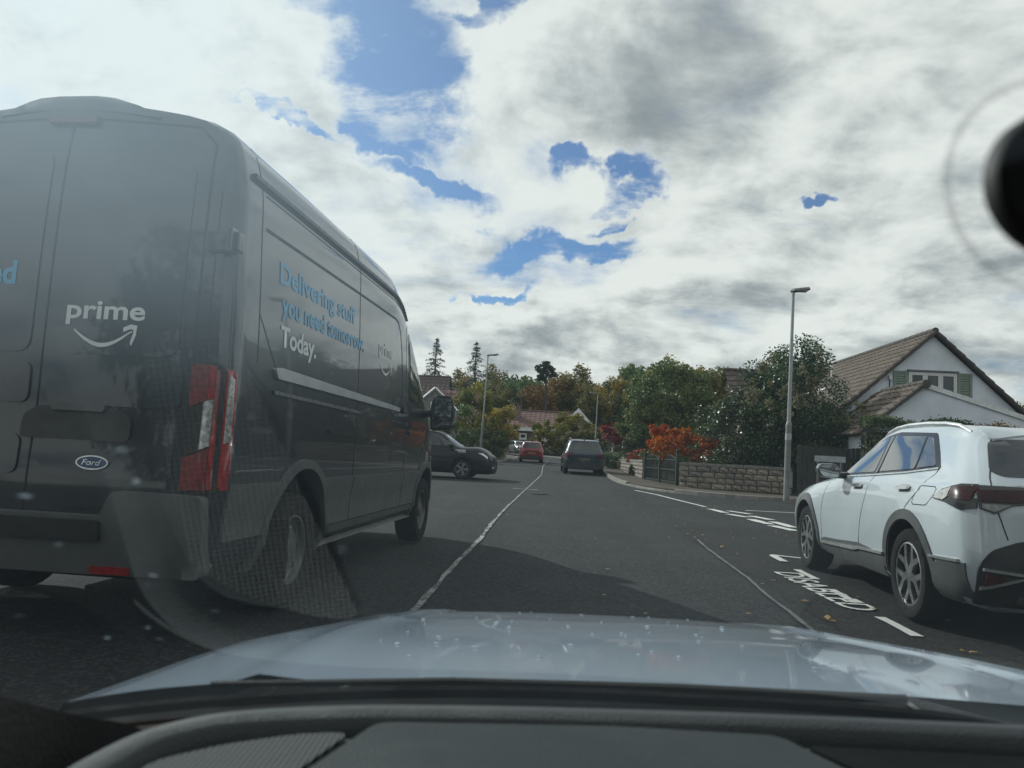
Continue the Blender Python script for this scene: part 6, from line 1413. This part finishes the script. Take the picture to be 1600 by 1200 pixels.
hp1 = at(1372, 660, 24.0); hedge('dark green hedge along the foot of the white house wing', (hp1.x-.5, 24.0), (hp0.x-.1, 24.0), hp1.z-gz(24)-.05, .8, 12000, .085, DARKG, 62)
hedge('long green hedge along the pavement beside the white SUV', (6.9, -6.0), (6.9, 11.0), 1.7, .9, 14000, .09, DARKG, 63)
tree('garden_tree', 'green garden tree behind the hedge beside the white SUV', (10.5, 2.0, .1), (2.4, 2.4, 2.4), 3.6, 9000, .17, GREEN, 71, clumps=40, trunk=.15, cr=.27, basecut=-.9)
tree('garden_tree', 'olive garden tree behind the hedge at the side street corner', (11.5, 8.5, .1), (2.2, 2.2, 2.6), 3.9, 9000, .17, OLIVE, 72, clumps=40, trunk=.15, cr=.27, basecut=-.9)
for i, (x, y, lab) in enumerate(((-9.5, -13, 'unseen green tree added behind the camera car for paint reflections'), (-3.0, -17, 'unseen olive tree added far behind the camera car for reflections'), (4.5, -15, 'unseen dark tree added behind the camera car beside the road'), (9.5, -11, 'unseen tall green tree added behind the camera car at the hedge end'))):  # unseen trees added to darken what the van and cars reflect
    tree('garden_tree', lab, (x, y, 0), (3.6, 3.0, 3.6), 4.2, 5000, .30, (GREEN, OLIVE, DARKG, GREEN)[i], 90+i, clumps=40, trunk=.2, cr=.30, basecut=-.95)
hedge('unseen hedge added behind the camera car for reflections', (-12, -19), (12, -19), 2.6, 1.2, 9000, .2, DARKG, 99)  # unseen hedge, added to darken the same reflections
# the wood that closes the view: single trees, sharing a few crowns
WOODS = []
for i, (mm, rad, cz) in enumerate(((OLIVE, (4.6, 4.2, 6.0), 7.2), (DARKG, (4.4, 4.2, 6.4), 7.4), (OCHRE, (4.8, 4.4, 5.6), 6.8), (OLIVE, (3.8, 3.6, 6.8), 7.8), (GREEN, (4.4, 4.0, 5.8), 7.0))):
    pts, tone = crown_points(6500, rad, 60, 100+i, .24, -.98, shell=.6, taper=.22); WOODS.append((leaf_mesh('crown', pts+np.array([0, 0, cz]), tone, .42, mm, .7, 100+i), mm))
tm = MB(); tm.tube([(0, 0, -.3), (.1, 0, 5), (0, .1, 10.5)], [.28, .2, .06], 7); tro = tm.build('trunk', BARK); TRUNK = tro.data; bpy.data.objects.remove(tro)
TOPS = [(560, 590), (620, 585), (660, 588), (700, 590), (735, 584), (772, 572), (808, 580), (840, 586), (872, 582), (905, 574), (938, 586), (968, 580), (1000, 572), (1030, 566), (1062, 570), (1095, 566), (1128, 585), (1160, 590), (1200, 590)]
def top_at(px): return float(np.interp(px, [q[0] for q in TOPS], [q[1] for q in TOPS]))
k = 0; rr = random.Random(5)
KIND = ['olive', 'dark green', 'ochre brown', 'slender olive', 'green']
for row, (Y, step, dy) in enumerate(((118, 30, 14), (128, 34, 4), (140, 38, 0))):
    px = 585 + row*11
    while px < 1215:
        i = rr.randrange(5); y = Y+rr.uniform(-4, 4); g = gz(y)+max(0, y-130)*.03; tp = at(px, top_at(px)+dy+rr.uniform(-4, 8), y); h = max(6, tp.z-g); me, mm = WOODS[i]
        full = (13.4, 14.0, 12.6, 14.8, 13.0)[i]; s = h/full
        t = thing('woodland_tree', '%s broadleaf tree in the %s row of the dense wood behind the houses' % (KIND[i], ('front', 'middle', 'back')[row]), 'tree', (tp.x, y, g), rr.uniform(0, 6.28), 'trees of the dense wood')
        t.scale = (s*rr.uniform(.95, 1.15), s*rr.uniform(.95, 1.15), s); link('crown', me, t); link('trunk', TRUNK, t); px += step*rr.uniform(.8, 1.2)*1.0; k += 1
# dark undergrowth at the foot of the wood
und = np.random.default_rng(9); n = 26000; x = und.uniform(-60, 75, n); y = und.uniform(108, 116, n); z = und.uniform(0, 1, n)**1.3*4.2 + 1.1
me = leaf_mesh('undergrowth', np.stack([x, y, z], 1), und.normal(.4, .2, n) + .2*np.sin(x*.4), .5, DARKG, .7, 9); tag(link('undergrowth', me), 'dark tangled undergrowth at the foot of the wood', 'undergrowth', kind='stuff')
# conifers and the lone round-headed pine above the wood
def conifer(label, px, py, Y, wpx, seed):
    tp = at(px, py, Y); g = gz(Y); h = tp.z-g; w = wpx*Y/1200; t = thing('conifer', label, 'tree', (tp.x, Y, g)); r = np.random.default_rng(seed)
    MB().tube([(0, 0, -.2), (0, 0, h*.6), (0, 0, h)], [.3, .16, .02], 7).build('trunk', BARK, t); P = []; 
    lv = 64
    for i in range(lv):
        z = h*(.30+.69*i/lv) + r.normal(0, .12); rad = w*.5*(1-i/lv)**.9*r.uniform(.55, 1.2)+.15
        for b_ in range(3):
            a = r.uniform(0, 6.28); m_ = int(46*(.35+rad/(w*.5))); s = r.uniform(0, 1, m_)**.7
            P.append(np.stack([np.cos(a)*rad*s + r.normal(0, .09, m_), np.sin(a)*rad*s + r.normal(0, .09, m_), z - s*rad*.22 + r.normal(0, .07, m_)], 1))
    P = np.concatenate(P); link('crown', leaf_mesh('crown', P, r.normal(.5, .2, len(P)), .26, CONIF, .3, seed), t); return t
conifer('spiky conifer above the wood nearest the van roofline', 683, 527, 112, 84, 81)
conifer('second spiky conifer, rising beside the taller lamp post', 745, 532, 112, 76, 82)
tp = at(854, 566, 112); g = gz(112)
T = thing('pine_tree', 'lone round headed pine standing above the middle of the wood', 'tree', (tp.x, 112, g)); h = tp.z-g
MB().tube([(0, 0, 0), (.2, 0, h*.6), (-.1, 0, h-.3)], [.3, .2, .1], 7).build('trunk', BARK, T)
pts, tone = crown_points(3000, (1.55, 1.4, 1.45), 34, 83, .28, -1, shell=.1); link('crown', leaf_mesh('crown', pts+np.array([0, 0, h-1.3]), tone, .33, CONIF, .5, 83), T)
# a few upright shoots above the broad green tree
